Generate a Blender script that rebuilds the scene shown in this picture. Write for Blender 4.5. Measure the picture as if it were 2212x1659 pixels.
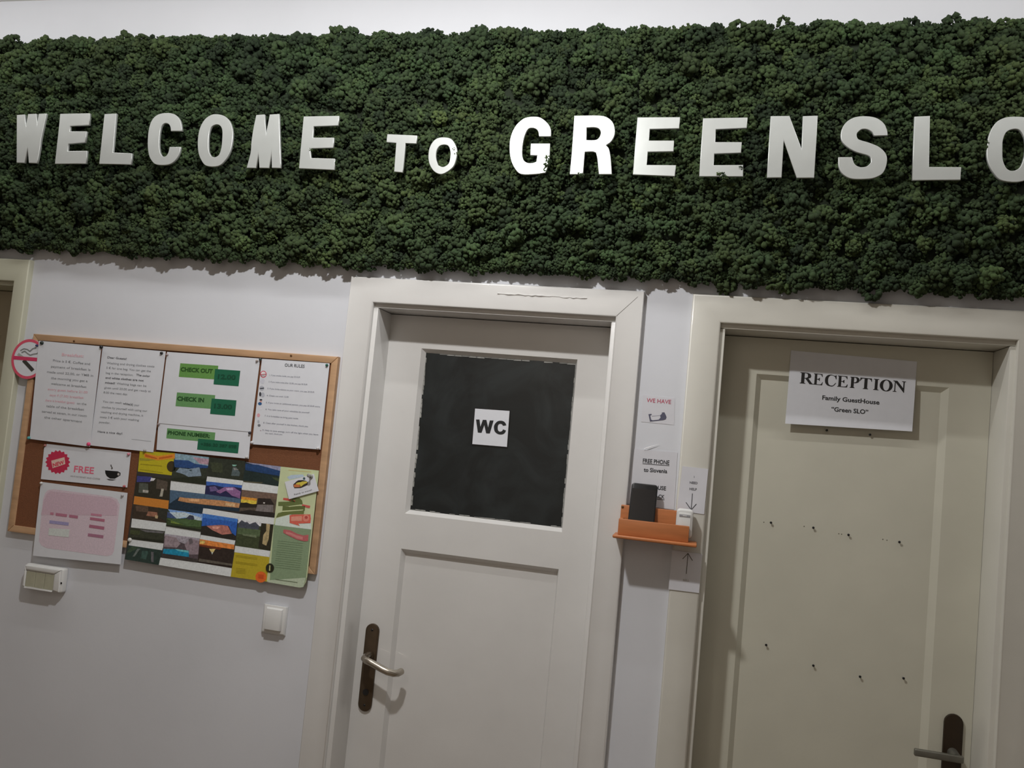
import bpy, bmesh, math, random
import numpy as np
from mathutils import Vector, Matrix

# ------------------------------------------------------------------ clear
for o in list(bpy.data.objects): bpy.data.objects.remove(o, do_unlink=True)
S = bpy.context.scene
COL = S.collection
random.seed(7); np.random.seed(7)

# ------------------------------------------------------------------ camera
W_PX, H_PX, F_PX = 2212.0, 1659.0, 1773.2
CAM = Vector((0.0, -2.2, 1.7))
YAW, PITCH, ROLL = (math.radians(a) for a in (13.068, 3.656, 5.399))
fwd = Vector((-math.sin(YAW)*math.cos(PITCH), math.cos(YAW)*math.cos(PITCH), math.sin(PITCH)))
rt0 = Vector((math.cos(YAW), math.sin(YAW), 0)); up0 = rt0.cross(fwd)
rt = rt0*math.cos(ROLL) + up0*math.sin(ROLL)
up = -rt0*math.sin(ROLL) + up0*math.cos(ROLL)
cd = bpy.data.cameras.new('camera'); cam = bpy.data.objects.new('camera', cd); COL.objects.link(cam)
cd.sensor_fit = 'HORIZONTAL'; cd.sensor_width = 36.0; cd.lens = 36.0*F_PX/W_PX
cd.clip_start = 0.02; cd.clip_end = 50
cam.matrix_world = Matrix(((rt.x, up.x, -fwd.x, CAM.x), (rt.y, up.y, -fwd.y, CAM.y), (rt.z, up.z, -fwd.z, CAM.z), (0, 0, 0, 1)))
S.camera = cam

# ------------------------------------------------------------------ light and exposure
world = bpy.data.worlds.new('world'); S.world = world; world.use_nodes = True
world.node_tree.nodes['Background'].inputs[0].default_value = (1, .95, .9, 1)
world.node_tree.nodes['Background'].inputs[1].default_value = 0.0
S.view_settings.view_transform = 'Standard'; S.view_settings.look = 'None'
S.view_settings.gamma = 1.0; S.view_settings.use_curve_mapping = False
S.view_settings.exposure = 0.0

LAMP = (-0.70, -1.11, 2.935)                # round lamp on the ceiling
STRIP = (-0.85, -0.50, 2.935)     # long strip light on the ceiling close to the panel
ml = bpy.data.lights.new('main_light', 'AREA'); ml.shape = 'DISK'; ml.size = .10; ml.energy = 26.5; ml.color = (1.0, .99, .975)
mo = bpy.data.objects.new('main_light', ml); mo.location = LAMP; mo.rotation_euler = (math.radians(12), 0, 0); COL.objects.link(mo)
fl = bpy.data.lights.new('fill_light', 'AREA'); fl.shape = 'DISK'; fl.size = .16; fl.energy = 13.5; fl.color = (1.0, .96, .90)  # added fill lamp, brightens the shadows by bounce from floor and front wall
fo = bpy.data.objects.new('fill_light', fl); fo.location = (-.9, -2.60, 2.935); fo.rotation_euler = (math.radians(-24), 0, 0); COL.objects.link(fo)
sl = bpy.data.lights.new('strip_light', 'AREA'); sl.shape = 'RECTANGLE'; sl.size = 4.8; sl.size_y = .03; sl.energy = 11.0; sl.color = (1.0, .99, .97)
so = bpy.data.objects.new('strip_light', sl); so.location = STRIP; so.rotation_euler = (math.radians(50), 0, 0); COL.objects.link(so)

# ------------------------------------------------------------------ helpers
def ray(px, py):
    return rt*((px-W_PX/2)/F_PX) - up*((py-H_PX/2)/F_PX) + fwd
def at(px, py, y=0.0):
    """point where the view line through a photo pixel meets the vertical plane at depth y"""
    v = ray(px, py); return CAM + v*((y-CAM.y)/v.y)
def lin(c):
    c /= 255.0
    return c/12.92 if c <= .04045 else ((c+.055)/1.055)**2.4
def C(h, k=1.0):
    return tuple(min(.85, lin(int(h[i:i+2], 16))*k) for i in (0, 2, 4))

_mats = {}
def mat(name, color, rough=.5, metal=0.0, noise=0.0, nscale=20.0, bump=0.0, bscale=60.0, stretch=None, coat=0.0, detail=4.0):
    if name in _mats: return _mats[name]
    m = bpy.data.materials.new(name); m.use_nodes = True; nt = m.node_tree; b = nt.nodes['Principled BSDF']
    b.inputs['Base Color'].default_value = (*color, 1); b.inputs['Roughness'].default_value = rough
    b.inputs['Metallic'].default_value = metal; b.inputs['Coat Weight'].default_value = coat
    tc = nt.nodes.new('ShaderNodeTexCoord'); src = tc.outputs['Object']
    if stretch:
        mp = nt.nodes.new('ShaderNodeMapping'); mp.inputs['Scale'].default_value = stretch
        nt.links.new(src, mp.inputs['Vector']); src = mp.outputs['Vector']
    if noise:
        n = nt.nodes.new('ShaderNodeTexNoise'); n.inputs['Scale'].default_value = nscale; n.inputs['Detail'].default_value = detail
        nt.links.new(src, n.inputs['Vector'])
        r = nt.nodes.new('ShaderNodeValToRGB')
        r.color_ramp.elements[0].position = .3; r.color_ramp.elements[1].position = .7
        r.color_ramp.elements[0].color = (*[c*(1-noise) for c in color], 1)
        r.color_ramp.elements[1].color = (*[min(1, c*(1+noise)) for c in color], 1)
        nt.links.new(n.outputs['Fac'], r.inputs['Fac']); nt.links.new(r.outputs['Color'], b.inputs['Base Color'])
    if bump:
        n2 = nt.nodes.new('ShaderNodeTexNoise'); n2.inputs['Scale'].default_value = bscale; n2.inputs['Detail'].default_value = 5
        nt.links.new(src, n2.inputs['Vector'])
        bp = nt.nodes.new('ShaderNodeBump'); bp.inputs['Strength'].default_value = bump; bp.inputs['Distance'].default_value = .01
        nt.links.new(n2.outputs['Fac'], bp.inputs['Height']); nt.links.new(bp.outputs['Normal'], b.inputs['Normal'])
    _mats[name] = m
    return m
def attr_mat(name, attr, rough, vary=.12, scale=140):
    m = bpy.data.materials.new(name); m.use_nodes = True; nt = m.node_tree; b = nt.nodes['Principled BSDF']
    b.inputs['Roughness'].default_value = rough
    a = nt.nodes.new('ShaderNodeAttribute'); a.attribute_name = attr
    n = nt.nodes.new('ShaderNodeTexNoise'); n.inputs['Scale'].default_value = scale
    tc = nt.nodes.new('ShaderNodeTexCoord'); nt.links.new(tc.outputs['Object'], n.inputs['Vector'])
    mr = nt.nodes.new('ShaderNodeMapRange'); mr.inputs['From Min'].default_value = .3; mr.inputs['From Max'].default_value = .7
    mr.inputs['To Min'].default_value = 1-vary; mr.inputs['To Max'].default_value = 1+vary
    nt.links.new(n.outputs['Fac'], mr.inputs['Value'])
    mx = nt.nodes.new('ShaderNodeVectorMath'); mx.operation = 'SCALE'
    nt.links.new(a.outputs['Color'], mx.inputs[0]); nt.links.new(mr.outputs['Result'], mx.inputs['Scale'])
    nt.links.new(mx.outputs['Vector'], b.inputs['Base Color'])
    return m

def tag(o, label=None, cat=None, group=None, kind=None):
    if label: o['label'] = label
    if cat: o['category'] = cat
    if group: o['group'] = group
    if kind: o['kind'] = kind
    return o
def thing(name, label, cat, loc, group=None, kind=None):
    o = bpy.data.objects.new(name, None); o.empty_display_size = .05; o.location = loc; COL.objects.link(o)
    return tag(o, label, cat, group, kind)
def root_loc(p):
    while p.parent: p = p.parent
    return Vector(p.location)
def link(name, me, m, parent=None, smooth=False):
    """world-space mesh becomes an object; its origin goes to the thing's base (or to its own middle)"""
    if parent is not None: off = root_loc(parent)
    else:
        co = np.empty(len(me.vertices)*3, np.float32); me.vertices.foreach_get('co', co); co = co.reshape(-1, 3)
        off = Vector(((co[:, 0].min()+co[:, 0].max())/2, (co[:, 1].min()+co[:, 1].max())/2, co[:, 2].min()))
        off = Vector([float(c) for c in off])
    me.transform(Matrix.Translation(-off))
    o = bpy.data.objects.new(name, me); COL.objects.link(o)
    if parent is not None: o.parent = parent
    else: o.location = off
    ms = m if isinstance(m, (list, tuple)) else [m]
    if len(me.materials) == 0:
        for k in ms: me.materials.append(k)
    if smooth: me.polygons.foreach_set('use_smooth', [True]*len(me.polygons))
    return o

class MB:
    def __init__(s): s.bm = bmesh.new()
    def box(s, x0, x1, y0, y1, z0, z1, bev=0.0, seg=2):
        t = bmesh.new()
        bmesh.ops.create_cube(t, size=1, matrix=Matrix.Translation(((x0+x1)/2, (y0+y1)/2, (z0+z1)/2)) @ Matrix.Diagonal((x1-x0, y1-y0, z1-z0, 1)))
        if bev: bmesh.ops.bevel(t, geom=t.edges[:], offset=bev, segments=seg, affect='EDGES', profile=.5)
        return s.merge(t)
    def merge(s, t):
        me = bpy.data.meshes.new('tmp'); t.to_mesh(me); t.free(); s.bm.from_mesh(me); bpy.data.meshes.remove(me); return s
    def hexa(s, p, bev=0.0, seg=2):
        """8 corners: 4 of the front (counter-clockwise) then the 4 behind them"""
        t = bmesh.new(); v = [t.verts.new(q) for q in p]
        for f in ((0, 1, 2, 3), (7, 6, 5, 4), (0, 4, 5, 1), (1, 5, 6, 2), (2, 6, 7, 3), (3, 7, 4, 0)): t.faces.new([v[i] for i in f])
        bmesh.ops.recalc_face_normals(t, faces=t.faces[:])
        if bev: bmesh.ops.bevel(t, geom=t.edges[:], offset=bev, segments=seg, affect='EDGES', profile=.5)
        return s.merge(t)
    def prism(s, pts, y0, y1, bev=0.0, seg=2):
        """outline in the wall plane [(x,z)], pushed from y0 (front) to y1 (back)"""
        t = bmesh.new(); a = [t.verts.new((x, y0, z)) for x, z in pts]; b = [t.verts.new((x, y1, z)) for x, z in pts]
        fr = t.faces.new(a); t.faces.new(b[::-1]); n = len(pts)
        for i in range(n): t.faces.new((a[i], b[i], b[(i+1) % n], a[(i+1) % n]))
        bmesh.ops.recalc_face_normals(t, faces=t.faces[:])
        if bev: bmesh.ops.bevel(t, geom=list(fr.edges), offset=bev, segments=seg, affect='EDGES', profile=.5)
        return s.merge(t)
    def tube(s, pts, r, n=14):
        pts = [Vector(p) for p in pts]; t = bmesh.new(); rings = []
        for i, p in enumerate(pts):
            d = (pts[min(i+1, len(pts)-1)]-pts[max(i-1, 0)]).normalized()
            a = d.cross(Vector((0, .2, 1))); a = a.normalized() if a.length > 1e-4 else Vector((1, 0, 0)); b = d.cross(a)
            rr = r[i] if isinstance(r, (list, tuple)) else r
            rings.append([t.verts.new(p + a*math.cos(k*2*math.pi/n)*rr + b*math.sin(k*2*math.pi/n)*rr) for k in range(n)])
        for u, w in zip(rings, rings[1:]):
            for k in range(n): t.faces.new((u[k], u[(k+1) % n], w[(k+1) % n], w[k]))
        t.faces.new(rings[0][::-1]); t.faces.new(rings[-1])
        bmesh.ops.recalc_face_normals(t, faces=t.faces[:])
        return s.merge(t)
    def dome(s, c, r, h, n=14):
        """small round head standing on a surface, facing the room (-y)"""
        c = Vector(c); prof = [(1, 0), (1, .45), (.8, .8), (.4, 1)]; t = bmesh.new(); rings = []
        for q, e in prof: rings.append([t.verts.new(c + Vector((math.cos(k*2*math.pi/n)*r*q, -h*e, math.sin(k*2*math.pi/n)*r*q))) for k in range(n)])
        for u, w in zip(rings, rings[1:]):
            for k in range(n): t.faces.new((u[k], u[(k+1) % n], w[(k+1) % n], w[k]))
        t.faces.new(rings[-1]); t.faces.new(rings[0][::-1])
        bmesh.ops.recalc_face_normals(t, faces=t.faces[:])
        return s.merge(t)
    def build(s, name, m, parent=None, smooth=False):
        me = bpy.data.meshes.new(name); s.bm.to_mesh(me); s.bm.free()
        o = link(name, me, m, parent)
        if smooth:
            me.polygons.foreach_set('use_smooth', [True]*len(me.polygons))
            try: me.set_sharp_from_angle(angle=math.radians(40))
            except Exception: pass
        return o

def smooth_outline(pts, lim=52, n=4):
    """round off the gently turning stretches of an outline, keep the real corners"""
    N = len(pts); P = [Vector((p[0], p[1])) for p in pts]; ok = []
    for i in range(N):
        a = (P[i]-P[i-1]); b = (P[(i+1) % N]-P[i])
        ok.append(abs(math.degrees(a.angle_signed(b, 0))) < lim)
    out = []
    for i in range(N):
        j = (i+1) % N; out.append(P[i][:])
        if ok[i] or ok[j]:
            L = (P[j]-P[i])
            m0 = (P[j]-P[i-1])*.5 if ok[i] else L; m1 = (P[(j+1) % N]-P[i])*.5 if ok[j] else L
            m0 = m0.normalized()*min(m0.length, L.length*1.2); m1 = m1.normalized()*min(m1.length, L.length*1.2)
            for k in range(1, n):
                t = k/n; t2 = t*t; t3 = t2*t
                out.append((P[i]*(2*t3-3*t2+1)+m0*(t3-2*t2+t)+P[j]*(-2*t3+3*t2)+m1*(t3-t2))[:])
    return out
def curve_mesh(outlines, depth=0.0, bevel=0.0):
    """filled flat outlines (holes allowed) -> mesh in local x/y, thickness along local z"""
    cu = bpy.data.curves.new('tmp', 'CURVE'); cu.dimensions = '2D'; cu.fill_mode = 'BOTH' if depth else 'FRONT'
    cu.extrude = depth/2; cu.bevel_depth = bevel; cu.bevel_resolution = 1
    for pts in outlines:
        sp = cu.splines.new('POLY'); sp.points.add(len(pts)-1)
        for i, p in enumerate(pts): sp.points[i].co = (p[0], p[1], 0, 1)
        sp.use_cyclic_u = True
    o = bpy.data.objects.new('tmp', cu); COL.objects.link(o)
    dg = bpy.context.evaluated_depsgraph_get(); me = bpy.data.meshes.new_from_object(o.evaluated_get(dg))
    bpy.data.objects.remove(o); bpy.data.curves.remove(cu)
    return me
_txt = {}
def text_mesh(s, bold=0.0, spacing=1.0):
    k = (s, bold, spacing)
    if k in _txt: return _txt[k]
    cu = bpy.data.curves.new('tmp', 'FONT'); cu.body = s; cu.size = 1; cu.offset = bold; cu.fill_mode = 'FRONT'; cu.resolution_u = 3
    cu.space_character = spacing
    o = bpy.data.objects.new('tmp', cu); COL.objects.link(o)
    dg = bpy.context.evaluated_depsgraph_get(); me = bpy.data.meshes.new_from_object(o.evaluated_get(dg))
    V = [v.co[:2] for v in me.vertices]; Fc = [tuple(p.vertices) for p in me.polygons]
    bpy.data.objects.remove(o); bpy.data.curves.remove(cu); bpy.data.meshes.remove(me)
    _txt[k] = (V, Fc); return _txt[k]

INK = attr_mat('printed_ink', 'Col', .55, .07, 220)
PHOTO = attr_mat('printed_photo', 'Col', .4, .25, 150)
class Print:
    def __init__(s): s.v = []; s.f = []; s.c = []
    def poly(s, pts, col):
        n = len(s.v); s.v += [tuple(p) for p in pts]; s.f.append(tuple(range(n, n+len(pts)))); s.c.append(col)
    def mesh(s, V, F, col):
        n = len(s.v); s.v += [tuple(p) for p in V]
        for f in F: s.f.append(tuple(i+n for i in f)); s.c.append(col)
    def build(s, name, parent, m=None):
        me = bpy.data.meshes.new(name); me.from_pydata(s.v, [], s.f); me.update()
        at_ = me.attributes.new('Col', 'FLOAT_COLOR', 'FACE')
        at_.data.foreach_set('color', np.array([(*c, 1.0) for c in s.c], np.float32).ravel())
        return link(name, me, m or INK, parent)

class Sheet:
    """a flat sheet hanging near the wall: photo corners TL,TR,BR,BL; depth of its top and bottom edge"""
    def __init__(s, cs, yt, yb=None):
        yb = yt if yb is None else yb
        TL, TR, BR, BL = at(*cs[0], yt), at(*cs[1], yt), at(*cs[2], yb), at(*cs[3], yb)
        s.o = TL; e1 = TR-TL; e2 = (BL+BR)/2-(TL+TR)/2; s.n = e1.cross(e2).normalized()
        if s.n.y > 0: s.n = -s.n
        s.cs = cs
    def p(s, px, py, lift=0.0):
        v = ray(px, py); o = s.o+s.n*lift
        return CAM + v*((o-CAM).dot(s.n)/v.dot(s.n))
    def solid(s, name, m, parent, th=.0006, outline=None, lift=0.0):
        o = outline or s.cs; t = MB(); bm = t.bm
        a = [bm.verts.new(s.p(x, y, lift)) for x, y in o]; b = [bm.verts.new(s.p(x, y, lift)-s.n*th) for x, y in o]
        bm.faces.new(a); bm.faces.new(b[::-1]); n = len(o)
        for i in range(n): bm.faces.new((a[i], b[i], b[(i+1) % n], a[(i+1) % n]))
        bmesh.ops.recalc_face_normals(bm, faces=bm.faces[:])
        return t.build(name, m, parent)
    def quad(s, pr, pts, col, layer=1): pr.poly([s.p(x, y, .00025*layer) for x, y in pts], col)
    def disc(s, pr, c, rx, ry, col, layer=1, n=28): s.quad(pr, [(c[0]+rx*math.cos(k*2*math.pi/n), c[1]+ry*math.sin(k*2*math.pi/n)) for k in range(n)], col, layer)
    def line(s, pr, a, b, w, col, layer=1):
        d = Vector((b[0]-a[0], b[1]-a[1])).normalized(); q = Vector((-d.y, d.x))*w/2
        s.quad(pr, [(a[0]+q.x, a[1]+q.y), (b[0]+q.x, b[1]+q.y), (b[0]-q.x, b[1]-q.y), (a[0]-q.x, a[1]-q.y)], col, layer)
    def text(s, pr, body, a, b, h, col, bold=0.0, layer=2, spacing=1.0):
        """baseline from photo point a to b, capital height h pixels"""
        V, F = text_mesh(body, bold, spacing)
        if not V: return
        A = s.p(*a, .00025*layer); B = s.p(*b, .00025*layer); e = B-A; u = s.n.cross(e).normalized()
        if u.z < 0: u = -u
        hm = (s.p(a[0]+.09*h, a[1]-h)-s.p(*a)).length
        x0 = min(v[0] for v in V); x1 = max(v[0] for v in V); sy = hm/.73
        pr.mesh([A+e*((v[0]-x0)/(x1-x0))+u*(v[1]*sy) for v in V], F, col)

def wall_mesh_from_local(me, fn):
    """move a flat local mesh (x,y = photo px) onto the place given by fn(x,y,z)"""
    for v in me.vertices: v.co = fn(v.co.x, v.co.y, v.co.z)
    me.update(); return me

# ------------------------------------------------------------------ materials
M_SIDE = mat('grey_end_wall', (.78, .74, .69), .9, noise=.04, nscale=2)
M_WALL = mat('white_plaster', (.70, .713, .758), .85, noise=.04, nscale=2.2, bump=.04, bscale=35)
M_CEIL = mat('white_ceiling_paint', (.86, .85, .82), .9, noise=.02, nscale=3)
M_BROWN = mat('warm_back_wall', (.80, .73, .66), .9, noise=.05, nscale=2)
M_FLOOR = mat('brown_floor_tile', (.23, .17, .115), .4, noise=.15, nscale=4)
M_PAINT = mat('white_gloss_paint', (.72, .71, .695), .32, noise=.025, nscale=7, bump=.06, bscale=22, coat=.3)
M_CREAM = mat('cream_gloss_paint', (.67, .655, .595), .38, noise=.035, nscale=6, bump=.06, bscale=22, coat=.2)
M_CREAML = mat('cream_door_paint', (.62, .605, .51), .38, noise=.035, nscale=6, bump=.06, bscale=22, coat=.2)
M_CREAM2 = mat('yellowed_cream_paint', (.55, .545, .43), .42, noise=.035, nscale=6, bump=.06, bscale=22)
M_CORK = mat('cork', (.205, .078, .033), .9, noise=.10, nscale=260, bump=.2, bscale=300)
M_PINE = mat('pine_wood', (.56, .345, .195), .5, noise=.14, nscale=9, stretch=(1, 6, 6))
M_PAPER = mat('white_paper', (.745, .76, .81), .75, noise=.02, nscale=30)
M_FILM = mat('laminated_pale_paper', (.685, .685, .73), .55, noise=.02, nscale=30)
M_SHELF = mat('orange_stained_wood', (.50, .175, .06), .45, noise=.12, nscale=10, stretch=(1, 8, 8))
M_STEEL = mat('brushed_brown_steel', (.24, .20, .155), .34, .85, noise=.08, nscale=60)
M_STEELD = mat('dark_brown_metal', (.085, .058, .035), .38, .5, noise=.1, nscale=50)
M_LEVER = mat('polished_lever_steel', (.46, .42, .36), .26, .9, noise=.05, nscale=40)
M_BLACK = mat('black_plastic', (.012, .012, .013), .32, noise=.1, nscale=50)
M_SCREEN = mat('phone_glass', (.012, .012, .014), .12, noise=.05, nscale=20)
M_WPLAST = mat('white_plastic', (.74, .74, .73), .35, noise=.02, nscale=30)
M_YPLAST = mat('yellowed_plastic', (.46, .45, .34), .4, noise=.05, nscale=60)
M_SILVER = mat('silver_foil', (.60, .625, .61), .37, .42, noise=.06, nscale=9, bump=.06, bscale=12)

# ------------------------------------------------------------------ the room
XL, XR, YF, ZC = -4.2, 2.4, -3.1, 2.992
def structure(name, mb, m, label, cat):
    return tag(mb.build(name, m), label, cat, kind='structure')
DOORS = dict(left=(-3.02, -2.172), wc=(-.936, -.240), rec=(.0335, .730))      # clear openings between the casings
TOP = 2.045
w = MB(); xs = [XL]
for k in ('left', 'wc', 'rec'): xs += [DOORS[k][0]-.02, DOORS[k][1]+.02]
xs.append(XR)
for i in range(0, len(xs), 2): w.box(xs[i], xs[i+1], 0, .30, 0, TOP+.02)
w.box(XL, XR, 0, .30, TOP+.02, ZC)
w.box(XL, XR, .30, .33, 0, ZC)
structure('wall_back', w, M_WALL, 'white plastered wall behind the moss panel and around the three doors', 'wall')
structure('wall_left', MB().box(XL-.1, XL, YF, .33, 0, ZC), M_SIDE, 'plain grey wall at the far left end of the corridor', 'wall')
structure('wall_right', MB().box(XR, XR+.1, YF, .33, 0, ZC), M_SIDE, 'plain grey wall at the right end of the corridor', 'wall')
structure('wall_front', MB().box(XL-.1, XR+.1, YF-.1, YF, 0, ZC), M_BROWN, 'light beige corridor wall facing the doors', 'wall')
structure('floor', MB().box(XL-.1, XR+.1, YF-.1, .33, -.1, 0), M_FLOOR, 'brown tiled corridor floor', 'floor')
structure('ceiling', MB().box(XL-.1, XR+.1, YF-.1, .33, ZC, ZC+.1), M_CEIL, 'white painted ceiling just above the moss panel', 'ceiling')

# ------------------------------------------------------------------ doors
def door_frame(root, x0, x1, m, outer=.0765, thick=.02, jamb=.012, depth=.15, crack=False):
    """casing boards with mitred corners around the opening, jamb lining inside it"""
    a, b, zt, zo = x0-outer, x1+outer*.92, TOP, TOP+.073
    f = MB()
    f.prism([(a, 0), (a, zo), (b, zo), (b, 0), (x1, 0), (x1, zt), (x0, zt), (x0, 0)], -thick, 0, .005, 3)
    f.build('door_casing', m, root, smooth=True)
    if crack:
        c = MB(); c.hexa([(x1+.002, -thick-.0003, zt+.003), (x1+.0030, -thick-.0003, zt+.0022), (b-.016, -thick-.0003, zo-.0165), (b-.0166, -thick-.0003, zo-.016),
                          (x1+.002, -thick+.004, zt+.003), (x1+.0030, -thick+.004, zt+.0022), (b-.016, -thick+.004, zo-.0165), (b-.0166, -thick+.004, zo-.016)])
        c.build('mitre_crack', mat('dirty_crack', (.16, .145, .13), .9, noise=.2, nscale=90), root)
    j = MB()
    j.box(x0-.02, x0+jamb+.001, -.006, depth, 0, zt-.013, .002)
    j.box(x1-jamb, x1+.02, -.006, depth, 0, zt-.013, .002)
    j.box(x0-.02, x1+.02, -.004, depth, zt-.012, zt+.02, .002)
    j.build('door_jamb', m, root, smooth=True)
def leaf(root, x0, x1, z0, z1, y, openings, m, th=.042):
    """panelled door leaf: front face at depth y, each opening sloping back to a sunk panel"""
    f = MB(); bm = f.bm
    def face(p): bm.faces.new([bm.verts.new(q) for q in p])
    ox0 = openings[0][0]; ox1 = openings[0][1]
    face([(x0, y, z0), (ox0, y, z0), (ox0, y, z1), (x0, y, z1)])
    face([(ox1, y, z0), (x1, y, z0), (x1, y, z1), (ox1, y, z1)])
    zc = z0
    for (a, b, c, d, ins, dep, glass) in openings:
        face([(ox0, y, zc), (ox1, y, zc), (ox1, y, c), (ox0, y, c)]); zc = d
        o = [(a, y, c), (b, y, c), (b, y, d), (a, y, d)]
        l, r, bt, tp = ins; i = [(a+l, y+dep, c+bt), (b-r, y+dep, c+bt), (b-r, y+dep, d-tp), (a+l, y+dep, d-tp)]
        for k in range(4): face([o[k], o[(k+1) % 4], i[(k+1) % 4], i[k]])
        if not glass: face(i)
    face([(ox0, y, zc), (ox1, y, zc), (ox1, y, z1), (ox0, y, z1)])
    face([(x0, y+th, z0), (x0, y+th, z1), (x1, y+th, z1), (x1, y+th, z0)])
    for p, q in (((x0, z0), (x1, z0)), ((x1, z0), (x1, z1)), ((x1, z1), (x0, z1)), ((x0, z1), (x0, z0))):
        face([(p[0], y, p[1]), (q[0], y, q[1]), (q[0], y+th, q[1]), (p[0], y+th, p[1])])
    bmesh.ops.remove_doubles(bm, verts=bm.verts[:], dist=1e-5)
    bmesh.ops.recalc_face_normals(bm, faces=bm.faces[:])
    return f.build('door_leaf', m, root)
def X(px, py, y): return at(px, py, y).x
def Z(px, py, y): return at(px, py, y).z

# toilet door
YW = .10
d2 = thing('door_2', 'white toilet door with a dark square glass pane, under the moss panel', 'door', (-.588, .05, 0), kind='structure')
door_frame(d2, *DOORS['wc'], M_PAINT, crack=True)
wa, wb = (X(911, 752, YW)+X(874, 1108, YW))/2, (X(1248, 777, YW)+X(1213.5, 1150.5, YW))/2
wz1, wz0 = (Z(911, 752, YW)+Z(1248, 777, YW))/2, (Z(874, 1108, YW)+Z(1213.5, 1150.5, YW))/2
pz1 = (Z(862, 1183, YW)+Z(1208, 1231, YW))/2
leaf(d2, -.9235, -.2525, .008, 2.031, YW,
     [(wa, wb, .22, pz1, (.010, .006, .010, .014), .016, False), (wa, wb, wz0, wz1, (.0125, .0055, .0125, .0125), .016, True)], M_PAINT)
gm = mat('dark_painted_glass', (.020, .023, .0235), .32, noise=.4, nscale=6, bump=.05, bscale=18, detail=9)
for n_ in gm.node_tree.nodes:
    if n_.type == 'TEX_NOISE' and abs(n_.inputs['Scale'].default_value-6) < .1: n_.inputs['Distortion'].default_value = 1.2; n_.inputs['Roughness'].default_value = .62
    if n_.type == 'VALTORGB': n_.color_ramp.elements[0].position = .42; n_.color_ramp.elements[0].color = (.011, .0135, .014, 1); n_.color_ramp.elements[1].position = .78; n_.color_ramp.elements[1].color = (.030, .037, .039, 1)
MB().box(wa-.004, wb+.004, YW+.014, YW+.024, wz0-.004, wz1+.004).build('glass_pane', gm, d2)
pt = MB()   # rough line of old putty and paint around the pane
random.seed(3)
def putty(p, q, n, w):
    p = Vector(p); q = Vector(q)
    d = (q-p); nrm = Vector((-d.z, 0, d.x)).normalized()
    for i in range(n):
        if random.random() < .25: continue
        a = p+d*(i/n); b = p+d*((i+1.1)/n); e = w*random.uniform(.25, 1)
        pt.hexa([a, b, b+nrm*e, a+nrm*e*random.uniform(.5, 1), a+Vector((0, .004, 0)), b+Vector((0, .004, 0)), b+nrm*e+Vector((0, .004, 0)), a+nrm*e+Vector((0, .004, 0))])
yg = YW+.0125
putty((wa+.0115, yg, wz1-.012), (wa+.0115, yg, wz0+.012), 34, .005)
putty((wb-.005, yg, wz0+.012), (wb-.005, yg, wz1-.012), 34, .003)
putty((wa+.0115, yg, wz0+.0118), (wb-.0055, yg, wz0+.0118), 30, .003)
putty((wb-.0055, yg, wz1-.0118), (wa+.0115, yg, wz1-.0118), 20, .004)
pt.build('putty_line', mat('grey_putty', (.36, .36, .34), .6, noise=.2, nscale=80), d2)

def rounded_plate(x0, x1, z0, z1, n=10):
    r = (x1-x0)/2; cx = (x0+x1)/2; o = []
    for k in range(n+1): a = math.pi*k/n; o.append((cx+r*math.cos(a), z1-r+r*math.sin(a)))
    for k in range(n+1): a = math.pi+math.pi*k/n; o.append((cx+r*math.cos(a), z0+r+r*math.sin(a)))
    return o
pr_ = MB(); random.seed(5)
run = [at(1075+ (1268-1075)*k/26, 633.5+11.5*k/26+random.uniform(-1.0, 1.0), -.0204) for k in range(27)]
pr_.tube(run, [.0006+random.random()*.0022 for _ in run], 8)
pr_.build('paint_run', M_PAINT, d2, smooth=True)
# toilet door handle
yp = YW-.007
hx0, hx1 = X(787, 1385, yp), X(816, 1385, yp); hz1, hz0 = Z(801, 1347, yp), Z(785, 1537, yp)
hp = MB().prism(rounded_plate(hx0, hx1, hz0, hz1), yp, YW, .002).build('handle_plate', M_STEELD, d2, smooth=True)
hcx = (hx0+hx1)/2
b = at(797, 1414, yp); e = at(790, 1426, YW-.055)
lv = [(hcx, yp, e.z+.003), (hcx, YW-.034, e.z+.003), (hcx+.0015, YW-.049, e.z+.0025), (hcx+.010, YW-.056, e.z)]
lv += [(hcx+.012+.0125*k, YW-.055-.001*k, e.z-.0040*k) for k in range(1, 5)]
tip = hcx+.108
lv += [(hcx+.078, YW-.058, e.z-.021), (hcx+.094, YW-.053, e.z-.0245), (hcx+.104, YW-.042, e.z-.025), (tip, YW-.026, e.z-.0235)]
MB().tube(lv, .0098, 18).build('lever', M_LEVER, hp, smooth=True)
MB().tube([(hcx, yp, e.z), (hcx, yp-.006, e.z)], .014, 20).build('rosette', M_STEELD, hp, smooth=True)
kz = Z(790, 1495, yp)
MB().tube([(hcx, yp+.001, kz), (hcx, yp-.002, kz)], .009, 18).build('key_cylinder', M_BLACK, hp, smooth=True)
for zz in (hz1-.018, hz0+.018): MB().dome((hcx, yp, zz), .0035, .0015).build('screw', M_BLACK, hp)

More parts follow.
